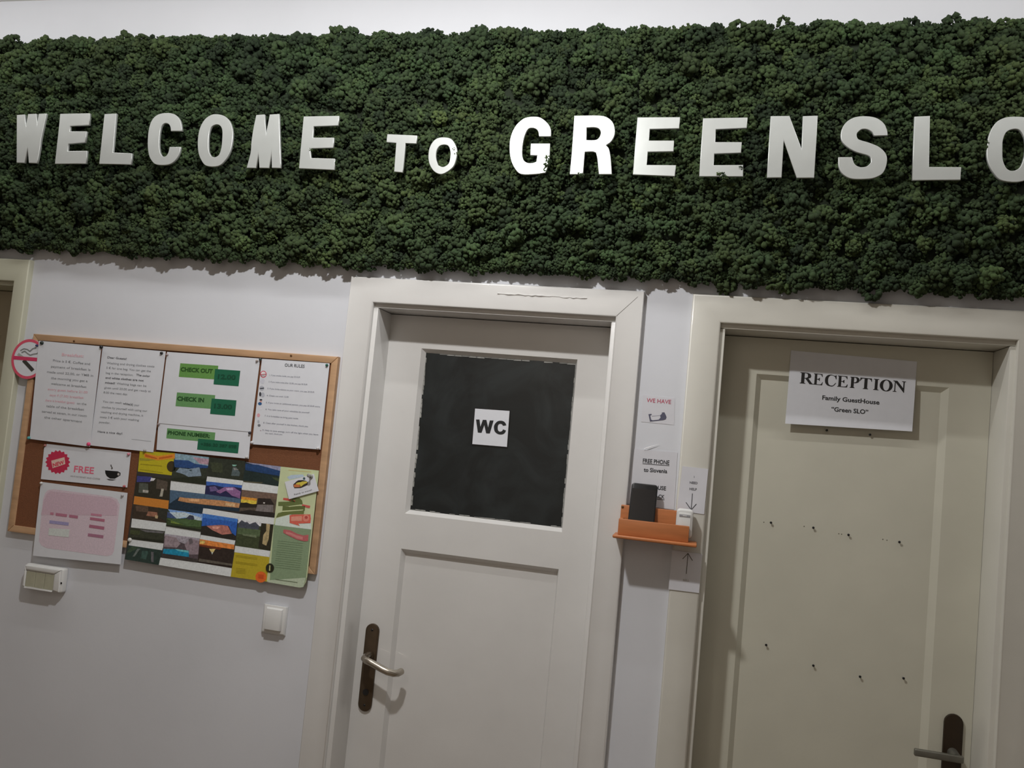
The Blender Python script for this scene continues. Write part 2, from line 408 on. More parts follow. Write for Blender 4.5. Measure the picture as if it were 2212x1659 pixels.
# reception door
YR = .11
d3 = thing('door_3', 'cream reception door with one tall panel and a paper notice', 'door', (.382, .06, 0), kind='structure')
door_frame(d3, *DOORS['rec'], M_CREAM)
ra, rb = (X(1634, 805, YR)+X(1571, 1659, YR))/2, (X(2054, 840, YR)+X(2015, 1400, YR)+X(1999, 1659, YR))/3
rz1 = (Z(1634, 805, YR)+Z(2054, 840, YR))/2
PD = .014
leaf(d3, .0455, .7175, .008, 2.031, YR, [(ra, rb, .25, rz1, (.014, .016, .014, .014), PD, False)], M_CREAML)
yp = YR-.008
qx0, qx1 = X(2038, 1600, yp), X(2080, 1600, yp); qz1 = Z(2058, 1543, yp)
hp = MB().prism(rounded_plate(qx0, qx1, qz1-.22, qz1), yp, YR, .002).build('handle_plate', mat('bronze_plate', (.035, .022, .012), .4, .4, noise=.1, nscale=50), d3, smooth=True)
qc = (qx0+qx1)/2; lz = Z(2060, 1638, YR-.05)
MB().tube([(qc, yp, lz), (qc, YR-.045, lz)], [.0125, .010], 20).build('lever_neck', mat('dull_grey_metal', (.20, .195, .165), .45, .6, noise=.06, nscale=50), hp, smooth=True)
MB().box(X(1974, 1632, YR-.05), X(2081, 1640, YR-.05), YR-.056, YR-.044, lz-.0085, lz+.0085, .003, 3).build('lever', _mats['dull_grey_metal'], hp, smooth=True)

# door at the left edge
d1 = thing('door_1', 'yellowed cream door casing at the left edge beside the notice board', 'door', (-2.596, .05, 0), kind='structure')
door_frame(d1, *DOORS['left'], M_CREAM2, outer=.056)
leaf(d1, -3.008, -2.184, .008, 2.031, .12, [(-2.86, -2.33, 1.15, 1.88, (.014,)*4, .012, False)], mat('brownish_cream_paint', (.44, .39, .28), .45, noise=.05, nscale=6))
# ------------------------------------------------------------------ moss panel with its lettering
moss_root = thing('moss_panel', 'long dark green moss panel along the top of the white wall', 'moss panel', (-.85, -.01, 2.15))
MX0, MX1, MZ0, MZ1 = -2.85, 1.15, 2.160, 2.825
MB().box(MX0, MX1, -.016, -.0005, MZ0, MZ1).build('backing_board', mat('dark_backing', (.02, .03, .015), .9, noise=.1), moss_root)
def build_moss():
    rng = np.random.default_rng(11)
    t = (1+5**.5)/2
    ico = np.array([(-1, t, 0), (1, t, 0), (-1, -t, 0), (1, -t, 0), (0, -1, t), (0, 1, t), (0, -1, -t), (0, 1, -t), (t, 0, -1), (t, 0, 1), (-t, 0, -1), (-t, 0, 1)])
    ico /= np.linalg.norm(ico[0])
    fa = np.array([(0, 11, 5), (0, 5, 1), (0, 1, 7), (0, 7, 10), (0, 10, 11), (1, 5, 9), (5, 11, 4), (11, 10, 2), (10, 7, 6), (7, 1, 8), (3, 9, 4), (3, 4, 2), (3, 2, 6), (3, 6, 8), (3, 8, 9), (4, 9, 5), (2, 4, 11), (6, 2, 10), (8, 6, 7), (9, 8, 1)])
    def smooth_noise(x, z, s, seed):
        r = np.random.default_rng(seed); out = np.zeros_like(x)
        for k in range(7):
            a = r.uniform(0, 2*np.pi); f = s*r.uniform(.6, 1.6); ph = r.uniform(0, 6.28)
            out += np.sin((x*np.cos(a)+z*np.sin(a))*f+ph)
        return out/7
    cx, cz, cy, R = [], [], [], []
    st = .031
    for row, z in enumerate(np.arange(MZ0+.004, MZ1+.004, st*.88)):
        xs = np.arange(MX0, MX1, st)+(st/2 if row % 2 else 0)
        cx.append(xs+rng.normal(0, st*.28, len(xs))); cz.append(z+rng.normal(0, st*.28, len(xs)))
        cy.append(rng.uniform(-.036, -.016, len(xs))); R.append(rng.uniform(.015, .027, len(xs)))
    for z in (MZ0+.006, MZ1-.004):                            # closed edge rows at the top and the bottom
        for y in (-.018, -.032):
            xs = np.arange(MX0, MX1, .018)+rng.normal(0, .004, len(np.arange(MX0, MX1, .018)))
            cx.append(xs); cz.append(z+rng.normal(0, .004, len(xs))); cy.append(np.full(len(xs), y)); R.append(rng.uniform(.012, .018, len(xs)))
    n2 = 1250
    cx.append(rng.uniform(MX0, MX1, n2)); cz.append(rng.uniform(MZ0+.004, MZ1, n2)); cy.append(rng.uniform(-.050, -.034, n2)); R.append(rng.uniform(.014, .032, n2)**1)
    cx, cz, cy, R = map(np.concatenate, (cx, cz, cy, R)); N = len(cx)
    cy += .010*smooth_noise(cx, cz, 55, 1)
    letters = (cz > 2.40) & (cz < 2.64)                       # the letters press the moss down a little
    cy = np.where(letters, np.maximum(cy, -.037), cy)
    R = np.where(letters, np.minimum(R, .024), R)
    # a few tufts that stick out over the letters
    ov = [(1181, 338, .008), (1184, 347, .009), (1179, 356, .009), (1176, 365, .007), (1250, 373, .006), (1255, 377, .007), (1553, 374, .008), (1560, 377, .009), (1566, 382, .009), (1601, 361, .007), (980, 320, .006), (984, 331, .006), (2135, 306, .006), (2132, 316, .006), (669, 322, .006), (724, 350, .005), (1573, 305, .004)]
    q = [at(x, y, -.088) for x, y, r in ov]
    cx = np.append(cx, [v.x for v in q]); cz = np.append(cz, [v.z for v in q]); cy = np.append(cy, [-.080]*len(q)); R = np.append(R, [r for _, _, r in ov]); N = len(cx)
    K = 44
    th = rng.uniform(0, 2*np.pi, (N, K)); c = rng.uniform(-.35, 1, (N, K)); s_ = np.sqrt(1-c*c)
    dirs = np.stack((s_*np.cos(th), -c, s_*np.sin(th)), -1)
    rad = R[:, None]*rng.uniform(.62, 1.02, (N, K))
    ctr = np.stack((cx, cy, cz), -1)[:, None, :]+dirs*rad[..., None]*np.array((1.0, .85, .92))
    br = R[:, None]*rng.uniform(.15, .34, (N, K))
    B = N*K
    ctr = ctr.reshape(B, 3); br = br.reshape(B)
    # a few spins of the blob, picked at random
    rots = []
    for k in range(24):
        q = rng.normal(size=4); q /= np.linalg.norm(q); a, b, c_, d = q
        rots.append([[1-2*(c_*c_+d*d), 2*(b*c_-a*d), 2*(b*d+a*c_)], [2*(b*c_+a*d), 1-2*(b*b+d*d), 2*(c_*d-a*b)], [2*(b*d-a*c_), 2*(c_*d+a*b), 1-2*(b*b+c_*c_)]])
    vars_ = np.array([(ico*rng.uniform(.6, 1.35, (12, 1))) @ np.array(r).T for r in rots])
    pick = rng.integers(0, 24, B)
    co = ctr[:, None, :]+vars_[pick]*br[:, None, None]
    co = co.reshape(-1, 3).astype(np.float32); co[:, 1] = np.minimum(co[:, 1], -.002)
    loc = np.array(moss_root.location, np.float32); co -= loc
    faces = (fa[None]+np.arange(B)[:, None, None]*12).reshape(-1, 3).astype(np.int32)
    me = bpy.data.meshes.new('moss')
    me.vertices.add(len(co)); me.vertices.foreach_set('co', co.ravel())
    nf = len(faces); me.loops.add(nf*3); me.loops.foreach_set('vertex_index', faces.ravel())
    me.polygons.add(nf); me.polygons.foreach_set('loop_start', np.arange(0, nf*3, 3, dtype=np.int32))
    # pigment: every clump its own green, a little variation from tuft to tuft
    big = smooth_noise(cx, cz, 9, 4)*.5+smooth_noise(cx, cz, 30, 5)*.5
    v = np.clip(.42+.42*big+rng.normal(0, .20, N), 0, 1)
    yel = np.clip(.30+.45*smooth_noise(cx, cz, 7, 9)+rng.normal(0, .18, N), 0, 1)
    dark = np.array((.011, .022, .008)); mid = np.array((.040, .074, .026)); yl = np.array((.078, .104, .026))
    colr = dark+(mid-dark)*v[:, None]; colr = colr+(yl-mid)*(v*yel)[:, None]*.8
    colr = np.repeat(colr, K, 0)*1.15*rng.uniform(.86, 1.14, (B, 1))
    colv = np.ones((B, 12, 4), np.float32); colv[..., :3] = colr[:, None, :]
    a = me.attributes.new('tint', 'FLOAT_COLOR', 'POINT'); a.data.foreach_set('color', colv.ravel())
    me.update(calc_edges=True)
    me.polygons.foreach_set('use_smooth', np.ones(nf, bool))
    me.materials.append(attr_mat('preserved_moss', 'tint', .95, .22, 260))
    o = bpy.data.objects.new('moss', me); COL.objects.link(o); o.parent = moss_root; o['kind'] = 'stuff'
build_moss()

YL = -.084     # front of the letters
def letter(name_label, crop, outlines):
    ox, oy, s = crop
    outs = [smooth_outline([(ox+x/s, oy+y/s) for x, y in o]) for o in outlines]
    w_out = []
    for o in outs: w_out.append([(lambda p: (p.x, p.z))(at(x, y, YL)) for x, y in o])
    me = curve_mesh(w_out, .006, .0012)
    for v in me.vertices: x, z, d = v.co; v.co = (x, YL+.0042-d, z)
    me.update()
    o = link('sign_letter', me, M_SILVER)
    return tag(o, name_label, 'letter', 'silver letters on the moss panel')
CA, CB, CC, CD = (0, 180, 3.95), (500, 180, 3.95), (1060, 200, 3.95), (1600, 180, 3.606)
letter('leftmost silver letter, the W that begins the word WELCOME', CA, [[(145, 272), (208, 268), (220, 388), (240, 264), (308, 262), (314, 376), (332, 262), (393, 260), (345, 480), (335, 560), (313, 677), (247, 676), (236, 530), (207, 675), (143, 674)]])
letter('silver letter E right after the W at the left end', CA, [[(515, 262), (762, 258), (757, 352), (596, 360), (592, 412), (735, 412), (722, 500), (580, 512), (572, 580), (738, 578), (730, 680), (470, 684), (488, 520), (497, 440)]])
letter('silver letter L in the word WELCOME', CA, [[(893, 264), (990, 260), (960, 592), (1122, 600), (1115, 688), (848, 684)]])
letter('silver letter C in the word WELCOME', CA, [[(1550, 402), (1460, 404), (1455, 370), (1440, 345), (1415, 337), (1390, 345), (1370, 375), (1358, 440), (1354, 520), (1360, 580), (1375, 615), (1395, 628), (1420, 620), (1438, 590), (1448, 545), (1537, 545), (1525, 600), (1490, 655), (1435, 690), (1335, 690), (1290, 650), (1268, 590), (1262, 500), (1270, 400), (1295, 320), (1345, 270), (1420, 255), (1490, 268), (1535, 320)]])
letter('large silver letter O in the word WELCOME', CA, [[(1838, 265), (1910, 280), (1960, 330), (1982, 410), (1978, 500), (1960, 580), (1920, 650), (1860, 702), (1760, 700), (1712, 640), (1692, 570), (1690, 480), (1705, 390), (1740, 320), (1785, 280)], [(1845, 348), (1880, 360), (1898, 400), (1898, 470), (1890, 550), (1870, 610), (1835, 632), (1800, 625), (1778, 580), (1775, 500), (1780, 430), (1800, 370)]])
letter('silver letter M in the word WELCOME', CB, [[(213, 272), (280, 268), (293, 460), (328, 268), (404, 264), (412, 540), (418, 718), (346, 718), (344, 540), (318, 718), (240, 718), (230, 560), (207, 718), (132, 718), (165, 590), (172, 500), (190, 380)]])
letter('silver letter E at the end of the word WELCOME', CB, [[(618, 285), (914, 280), (908, 355), (698, 362), (690, 466), (870, 466), (865, 545), (680, 550), (670, 580), (675, 640), (878, 645), (876, 734), (578, 722)]])
letter('small silver letter T of the word TO', CB, [[(1332, 436), (1580, 448), (1575, 510), (1482, 506), (1470, 640), (1458, 756), (1390, 750), (1408, 505), (1325, 498)]])
letter('small silver letter O of the word TO', CB, [[(1810, 463), (1870, 475), (1905, 520), (1922, 580), (1910, 660), (1880, 720), (1800, 770), (1740, 755), (1700, 705), (1683, 640), (1690, 560), (1720, 500), (1760, 470)], [(1810, 520), (1850, 530), (1868, 570), (1870, 620), (1855, 685), (1805, 716), (1760, 700), (1742, 640), (1745, 580), (1770, 535)]])
letter('brightest silver letter, the gleaming G above the toilet door', CC, [[(510, 370), (415, 370), (408, 330), (385, 305), (350, 297), (315, 310), (285, 370), (268, 450), (265, 530), (280, 580), (315, 602), (360, 602), (392, 590), (400, 532), (340, 530), (345, 437), (502, 437), (497, 560), (480, 640), (465, 680), (380, 692), (260, 692), (205, 640), (172, 560), (163, 460), (175, 370), (215, 285), (280, 225), (350, 208), (420, 215), (480, 260), (508, 310)]])
letter('silver letter R beside the bright G', CC, [[(716, 200), (900, 197), (980, 208), (1035, 250), (1055, 310), (1050, 370), (1020, 420), (978, 448), (1005, 480), (1020, 560), (1030, 693), (925, 693), (912, 560), (900, 510), (870, 500), (800, 503), (785, 693), (677, 693), (695, 500)], [(815, 295), (885, 293), (925, 305), (942, 340), (930, 380), (905, 403), (865, 408), (812, 407)]])
letter('silver letter E directly after the R', CC, [[(1255, 214), (1612, 212), (1605, 302), (1355, 308), (1345, 412), (1560, 412), (1557, 498), (1338, 502), (1326, 620), (1576, 622), (1568, 710), (1216, 695)]])
letter('silver letter E directly before the N', CC, [[(1815, 222), (2188, 215), (2182, 298), (1918, 310), (1912, 425), (2138, 425), (2133, 510), (1905, 518), (1898, 622), (2150, 620), (2150, 712), (1782, 710)]])
letter('silver letter N above the reception door', CD, [[(237, 258), (378, 256), (478, 530), (488, 258), (597, 254), (570, 732), (438, 732), (333, 425), (316, 730), (207, 730)]])
letter('silver letter S above the reception door', CD, [[(1142, 402), (1042, 404), (1025, 375), (985, 354), (940, 355), (905, 385), (902, 415), (920, 440), (1000, 465), (1080, 500), (1130, 555), (1135, 620), (1110, 690), (1060, 725), (1000, 740), (870, 740), (800, 705), (768, 650), (765, 578), (865, 577), (885, 630), (930, 655), (985, 648), (1020, 615), (1015, 575), (985, 555), (900, 530), (830, 490), (788, 440), (788, 370), (820, 310), (880, 270), (960, 258), (1050, 270), (1110, 310), (1135, 360)]])
letter('silver letter L right of the S', CD, [[(1358, 262), (1472, 256), (1463, 654), (1714, 655), (1710, 748), (1340, 750)]])
letter('silver letter O cut off by the right edge of the photo', CD, [[(2140, 262), (2230, 272), (2300, 330), (2330, 430), (2330, 560), (2300, 660), (2200, 757), (2040, 754), (1970, 690), (1930, 610), (1922, 520), (1940, 400), (1990, 310), (2060, 270)], [(2130, 352), (2180, 365), (2215, 430), (2220, 520), (2205, 600), (2175, 660), (2120, 685), (2070, 665), (2040, 600), (2036, 520), (2040, 440), (2070, 375)]])

# ------------------------------------------------------------------ notice board
yB = -.016
bx0 = (X(69.6, 722, yB)+X(17, 1150, yB))/2; bx1 = (X(731, 769, yB)+X(680, 1239, yB))/2
bz1 = (Z(69.6, 722, yB)+Z(731, 769, yB))/2; bz0 = (Z(17, 1150, yB)+Z(680, 1239, yB))/2
board = thing('notice_board', 'cork notice board in a pale wooden frame, covered with papers', 'notice board', ((bx0+bx1)/2, 0, bz0))
fw = .0205
MB().box(bx0+.004, bx1-.004, -.010, -.0005, bz0+.004, bz1-.004).build('cork_panel', M_CORK, board)
def bar(pts): return MB().prism(pts, yB, -.001, .0025).build('frame_bar', M_PINE, board, smooth=True)
top_bar = bar([(bx0, bz1), (bx0+fw, bz1-fw), (bx1-fw, bz1-fw), (bx1, bz1)])
bar([(bx0, bz0), (bx1, bz0), (bx1-fw, bz0+fw), (bx0+fw, bz0+fw)])
bar([(bx0, bz0), (bx0+fw, bz0+fw), (bx0+fw, bz1-fw), (bx0, bz1)])
bar([(bx1, bz0), (bx1, bz1), (bx1-fw, bz1-fw), (bx1-fw, bz0+fw)])
for q in ((160, 737), (629, 768.5)):
    p = at(*q, yB); MB().dome(p, .0035, .0015).build('screw', mat('brass_screw', (.20, .10, .04), .4, .6, noise=.1), top_bar)

KB = 2.0
def paper(label, cs, yt, yb, name='notice_sheet', group=None, m=None, cat='paper', outline=None):
    s = Sheet(cs, yt, yb); c = s.p(sum(p[0] for p in cs)/4, sum(p[1] for p in cs)/4)
    lo = min(s.p(*p).z for p in cs)
    t = thing(name, label, cat, (c.x, c.y, lo), group)
    s.solid('paper', m or M_PAPER, t, outline=outline)
    return t, s, Print()
GB = 'papers pinned on the notice board'
dk, gr, rd = C('55565a', 1.5), C('74767a', 1.7), C('b98f98', 1.7)
def lines(s, pr, rows):
    for body, a, b, h, col, bold in rows: s.text(pr, body, a, b, h, col, bold)
# breakfast sheet (leftmost)
def q1(x, y): return (x/5.82, 700+y/5.82)
t, s, pr = paper('leftmost white sheet on the notice board, with pink and grey lines about breakfast', [(84, 736), (219, 748), (194, 965), (64, 948)], -.0240, -.0195, group=GB)
rows = [('Breakfast:', (775, 400), (1050, 420), 6.5, C('c79aa2', 1.7), .02), ('Price is 5 €. Coffee and', (665, 470), (1130, 515), 5, gr, .008), ('payment of breakfast is', (640, 545), (1135, 588), 5, gr, .008),
        ('made until 22.00, or YMB in', (590, 613), (1170, 662), 5, gr, .008), ('the morning you get a', (640, 690), (1100, 730), 5, gr, .008), ('welcome at breakfast', (640, 760), (1085, 803), 5, gr, .008),
        ('every guest before 21.00', (600, 830), (1100, 873), 5, rd, .008), ('says if (7.30) breakfast', (625, 903), (1050, 940), 5, rd, .008), ('there is breakfast (guest)', (568, 970), (935, 1003), 5, rd, .008), ('on the', (965, 1008), (1085, 1020), 5, gr, .008),
        ('table of the breakfast', (580, 1042), (1055, 1088), 5, gr, .008), ('served at seven, in our room', (525, 1110), (1090, 1168), 5, gr, .008), ('the other apartment', (555, 1183), (1030, 1240), 5, gr, .008)]
rows = [(b, q1(*p), q1(*q), h, c, w) for b, p, q, h, c, w in rows]
lines(s, pr, rows[:1]); pr.build('heading', t)
pr = Print(); lines(s, pr, rows[1:]); pr.build('paragraph', t)
# laundry sheet
t, s, pr = paper('white laundry letter starting Dear Guests, right of the breakfast sheet', [(222, 748), (358, 759), (331, 977), (194.5, 962)], -.0168, -.0178, group=GB)
rows = [('Dear Guests!', (1350, 430), (1590, 450), dk, .015), ('Washing and drying clothes costs', (1340, 500), (1940, 545), gr, .008), ('5 € for one bag. You can get the', (1335, 560), (1895, 605), gr, .008), ('bag in the reception.', (1330, 625), (1675, 652), gr, .008), ('The color', (1710, 650), (1885, 668), dk, .02),
        ('and white clothes are not', (1325, 685), (1805, 722), dk, .02), ('mixed!', (1320, 747), (1445, 757), dk, .02), ('Washing bags can be', (1465, 757), (1840, 790), gr, .008), ('given until 20.00 and get ready at', (1310, 810), (1895, 857), gr, .008), ('8.00 the next day.', (1300, 870), (1605, 895), gr, .008),
        ('You can wash', (1290, 985), (1530, 1003), gr, .008), ('white(d)', (1545, 1010), (1670, 1025), dk, .02), ('your', (1685, 1027), (1750, 1033), gr, .008), ('clothes by yourself with using our', (1280, 1055), (1850, 1105), gr, .008), ('washing and drying machine, it', (1265, 1115), (1800, 1162), gr, .008), ('costs 5 € with your washing', (1255, 1178), (1745, 1220), gr, .008), ('powder.', (1245, 1243), (1385, 1255), gr, .008),
        ('Have a nice day!', (1228, 1362), (1535, 1390), dk, .012)]
for nm, i, j in (('heading', 0, 1), ('paragraph', 1, 10), ('paragraph', 10, 17), ('closing_line', 17, 18)):
    pr = Print()
    for b, p, q, c, w in rows[i:j]: s.text(pr, b, q1(*p), q1(*q), 4.6, c, w)
    pr.build(nm, t)
pr = Print(); s.line(pr, q1(1655, 1448), q1(1900, 1476), .8, gr, 1); pr.build('footer_line', t)
# check-out / check-in sheet and the phone strip under it
def q7(x, y): return (340+x/11.06, 770+y/11.06)
def q8(x, y): return (340+x/11.06, 870+y/11.06)
t, s, pr = paper('white strip with the green phone number boxes, under the check-in sheet', [(343, 905), (543, 922), (537, 991), (338, 971.5)], -.0165, -.019, group=GB)
gl, gd, tl, td = C('4d7347', KB), C('114a35', KB), C('1b3f1c', 1.6), C('0a3a28', 1.7)
s.quad(pr, [q8(235, 608), q8(1385, 712), q8(1360, 950), q8(212, 850)], gl, 1)
s.text(pr, 'PHONE NUMBER:', q8(245, 752), q8(1250, 838), 8.2, tl, .035, 3); pr.build('green_label', t); pr = Print()
s.quad(pr, [q8(975, 858), q8(1955, 945), q8(1925, 1212), q8(948, 1118)], gd, 2)
s.text(pr, '+386 30 387 898', q8(1025, 1022), q8(1885, 1090), 7, td, .03, 4)
pr.build('green_label', t)
t, s, pr = paper('white sheet with green CHECK OUT and CHECK IN boxes', [(361, 760), (562, 774.5), (541.5, 933), (342, 914)], -.0172, -.0182, group=GB)
for qd, c, lay, body, p0, p1, hh, tc, bo in (([(548, 162), (1455, 222), (1425, 552), (510, 487)], C('4c7238', KB), 1, 'CHECK OUT', (553, 350), (1318, 402), 9, C('25491a', 1.4), .04),
        ([(1378, 298), (1982, 342), (1938, 712), (1340, 665)], gd, 2, '12.00', (1440, 530), (1865, 555), 10, td, .035),
        ([(468, 858), (1382, 925), (1350, 1255), (432, 1187)], gl, 1, 'CHECK IN', (470, 1050), (1110, 1092), 9, tl, .04),
        ([(1298, 1003), (1890, 1050), (1852, 1420), (1258, 1372)], gd, 2, '13.00', (1350, 1232), (1780, 1262), 10, td, .035)):
    pr = Print(); s.quad(pr, [q7(*p) for p in qd], c, lay); o = pr.build('green_label', t)
    pr = Print(); s.text(pr, body, q7(*p0), q7(*p1), hh, tc, bo, lay+2); pr.build('label_text', o)
# rules
def q2(x, y): return (320+x/5.267, 730+y/5.267)
t, s, pr = paper('white sheet headed OUR RULES at the right of the notice board', [(566, 775), (712, 785), (692, 971), (544, 959.5)], -.0178, -.018, group=GB)
s.text(pr, 'OUR RULES', q2(1553, 325), q2(1778, 340), 7, C('2c2d33', 1.2), .008, 2); pr.build('heading', t); pr = Print()
rule = [('1. If you smoke inside, you pay 50 EUR', (1380, 430), (1728, 455)), ('2. If you make noise after 22.00, you pay 50 EUR', (1370, 505), (1812, 538)), ('3. If you invite visitors to your room, you pay 20 EUR', (1357, 582), (1890, 625)), ('4. Check out until 12.00', (1348, 662), (1597, 680)),
        ('5. If you invite an additional person, you pay 20 EUR extra', (1340, 742), (1955, 790)), ('6. You take care of your valuables by yourself', (1335, 818), (1835, 858)), ('7. It is forbidden to bring pets inside', (1325, 893), (1705, 925)), ('8. Clean after yourself in the kitchen, thank you', (1310, 972), (1817, 1015)),
        ('9. Help to save energy, turn off the light when you leave', (1300, 1055), (1935, 1108)), ('the room, thank you', (1330, 1092), (1525, 1105))]
for b, p, q in rule: s.text(pr, b, q2(*p), q2(*q), 3.3, C('6a6c78', 1.6), .004, 2)
pr.build('rule_text', t); pr = Print()
s.disc(pr, q2(1311, 413), 7, 7.6, C('b04a5c', 1.6), 1); s.disc(pr, q2(1311, 413), 5.2, 5.8, C('b5b2ba', 1.9), 2); s.line(pr, q2(1280, 418), q2(1342, 412), 1.6, C('8a2c40', 1.6), 3); s.line(pr, q2(1285, 430), q2(1330, 432), 1, C('333333', 1.6), 3); pr.build('pictogram', t)
for (x, y, c, rx, ry) in ((1300, 493, '9fa0a8', 5.5, 6), (1293, 572, '8b8d95', 5.5, 5.5), (1303, 648, '8f9199', 4.5, 5.5), (1275, 640, '2f3036', 2.4, 5), (1283, 705, '20242c', 3, 2), (1282, 722, 'a07c78', 2.4, 2.6), (1272, 748, '23466e', 4.2, 3.6), (1272, 800, 'a8a8ae', 5, 5), (1255, 880, 'ad7f86', 3.4, 4.2), (1255, 953, '8d8f96', 2.4, 3.6), (1262, 995, '5a5c62', 3.2, 3), (1280, 1055, '8a8088', 1.6, 1.3)):
    pr = Print(); s.disc(pr, q2(x, y), rx, ry, C(c, 1.9), 1, 12)
    if y == 572: s.line(pr, q2(1272, 575), q2(1318, 570), 2.2, C('33363d', 1.6), 2)
    pr.build('pictogram', t)
# free wifi and coffee sheet
def q3(x, y): return (x/5.53, 940+y/5.53)
t, s, pr = paper('small white sheet with a red star badge, the word FREE and a coffee cup', [q3(530, 100), q3(1565, 205), q3(1520, 625), q3(488, 525)], -.0125, -.0135, group=GB, outline=[q3(560, 105), q3(1565, 205), q3(1520, 625), q3(488, 525), q3(527, 150)])
star = []
for k in range(36):
    a = k*math.pi/18; r_ = 1.0 if k % 2 == 0 else .86; star.append(q3(690+150*r_*math.cos(a), 322+145*r_*math.sin(a)))
s.quad(pr, star, C('a02440', 1.7), 1)
s.quad(pr, [q3(612, 305), q3(770, 262), q3(780, 345), q3(628, 395)], C('ad968c', 2.0), 2)
o = pr.build('star_badge', t); pr = Print(); s.text(pr, 'NEW', q3(635, 380), q3(768, 340), 8, C('a8283f', 1.9), .03, 3); pr.build('badge_text', o); pr = Print()
s.text(pr, 'FREE', q3(880, 440), q3(1118, 462), 14.5, C('b05468', 1.9), .02, 2)
s.text(pr, 'WI-FI INTERNET AND COFFEE', q3(838, 498), q3(1195, 535), 3.6, C('7c7878', 1.8), .006, 2); pr.build('printed_text', t); pr = Print()
cup = [(1255, 420), (1408, 432), (1440, 450), (1438, 480), (1408, 498), (1372, 520), (1315, 518), (1275, 490), (1258, 455)]
s.quad(pr, [q3(*p) for p in cup], C('141414', 1.2), 1); s.disc(pr, q3(1415, 467), 2.5, 3, C('8d8885', 2), 2, 12)
s.quad(pr, [q3(1270, 522), q3(1390, 532), q3(1350, 542), q3(1300, 540)], C('3a3838', 1.5), 1)
s.quad(pr, [q3(1318, 355), q3(1330, 350), q3(1338, 375), q3(1350, 395), q3(1335, 412), q3(1325, 400), q3(1332, 388), q3(1320, 372)], C('555252', 1.5), 1)
pr.build('cup_picture', t)
# pink sheet
KP = 2.45
t, s, pr = paper('white sheet with a large pink rounded box below the coffee cup sheet', [q3(488, 558), q3(1523, 690), q3(1440, 1545), q3(392, 1440)], -.0165, -.019, group=GB)
pk = [(540, 690), (575, 655), (640, 645), (1330, 735), (1400, 765), (1430, 830), (1425, 890), (1360, 1390), (1335, 1430), (1275, 1445), (560, 1350), (495, 1320), (465, 1270), (468, 1215), (515, 760)]
s.quad(pr, [q3(*p) for p in pk], C('968991', KP), 1)
inn = [(560, 700), (600, 668), (1320, 752), (1385, 790), (1405, 850), (1395, 960), (490, 950), (525, 780)]
s.quad(pr, [q3(*p) for p in inn], C('907d87', KP), 2); pr.build('pink_panel', t); pr = Print()
for (x0, y0, x1, y1, wd, c) in ((600, 935, 640, 940, 30, '855766'), (665, 945, 800, 962, 34, '805262'), (825, 965, 930, 980, 34, '7d4f5f'), (1085, 945, 1215, 960, 26, '8a5d6d'), (1075, 995, 1250, 1020, 32, '7e4d5d'), (1065, 1085, 1245, 1112, 36, '78495a'), (1050, 1190, 1235, 1215, 36, '765061'), (590, 1035, 820, 1062, 38, '6f6a88')):
    s.line(pr, q3(x0, y0), q3(x1, y1), wd/5.53, C(c, KP), 3)
s.quad(pr, [q3(585, 1110), q3(830, 1125), q3(820, 1220), q3(575, 1195)], C('949896', KP), 3)
pr.build('printed_text', t)

# poster with landscape photos
def q4(x, y): return (250+x/4.706, 960+y/4.706)
KP = 2.5
t, s, pr = paper('large dark poster made of small landscape photos, at the bottom of the notice board', [q4(247, 60), q4(1690, 225), q4(1545, 1397), q4(92, 1168)], -.0155, -.021, name='photo_poster', cat='poster', group=GB, m=mat('dark_poster_paper', (.05, .045, .042), .5, noise=.1),
                outline=[q4(247, 60), q4(1690, 225), q4(1545, 1397), q4(1165, 1345), q4(435, 1226), q4(92, 1168)])
def P4(*a): return [q4(*p) for p in a]
def blk(pts, c, lay=1): s.quad(pr, P4(*pts), C(c, KP), lay)
for q in ([(560, 370), (915, 412), (905, 505), (550, 463)], [(930, 325), (1300, 370), (1285, 415), (920, 375)], [(1300, 372), (1665, 428), (1650, 502), (1275, 460)], [(165, 752), (517, 800), (500, 882), (155, 845)], [(890, 645), (1250, 705), (1240, 757), (880, 702)],
          [(1250, 705), (1632, 748), (1612, 812), (1240, 765)], [(145, 962), (492, 1006), (472, 1076), (130, 1025)], [(512, 830), (865, 888), (855, 955), (497, 908)], [(865, 918), (1217, 974), (1207, 1020), (855, 962)], [(450, 1150), (840, 1203), (1180, 1258), (1168, 1345), (435, 1225)], [(1215, 1030), (1572, 1082), (1562, 1146), (1205, 1096)]):
    blk(q, '9a9da0')
blk([(190, 525), (540, 570), (533, 657), (180, 607)], '8f5a22')
pr.build('caption_strip', t)
pr = Print(); blk([(245, 65), (602, 88), (575, 316), (225, 275)], '857b14'); blk([(290, 88), (430, 118), (600, 92), (606, 142), (470, 158), (420, 162), (290, 132)], 'a0641f', 2); blk([(300, 100), (420, 138), (420, 150), (300, 122)], '86421a', 3); blk([(440, 132), (580, 112), (575, 128), (440, 150)], '8a4417', 3); blk([(243, 138), (410, 155), (330, 166), (243, 163)], '6d6722', 2)
s.disc(pr, q4(568, 225), 10.4, 11.8, C('2a2210', KP), 2); blk([(250, 195), (470, 215), (470, 225), (250, 205)], '6f6510', 2); blk([(245, 250), (480, 285), (480, 292), (245, 258)], '71680f', 2)
pr.build('yellow_panel', t)
pr = Print(); blk([(1207, 1095), (1565, 1146), (1541, 1396), (1168, 1345)], '81731a')
for y in (1125, 1138, 1190, 1203, 1255, 1270, 1285, 1300): blk([(1220, y), (1440 if y < 1210 else 1320, y+28 if y < 1210 else y+12), (1440 if y < 1210 else 1320, y+34 if y < 1210 else y+18), (1220, y+6)], '6c6010', 2)
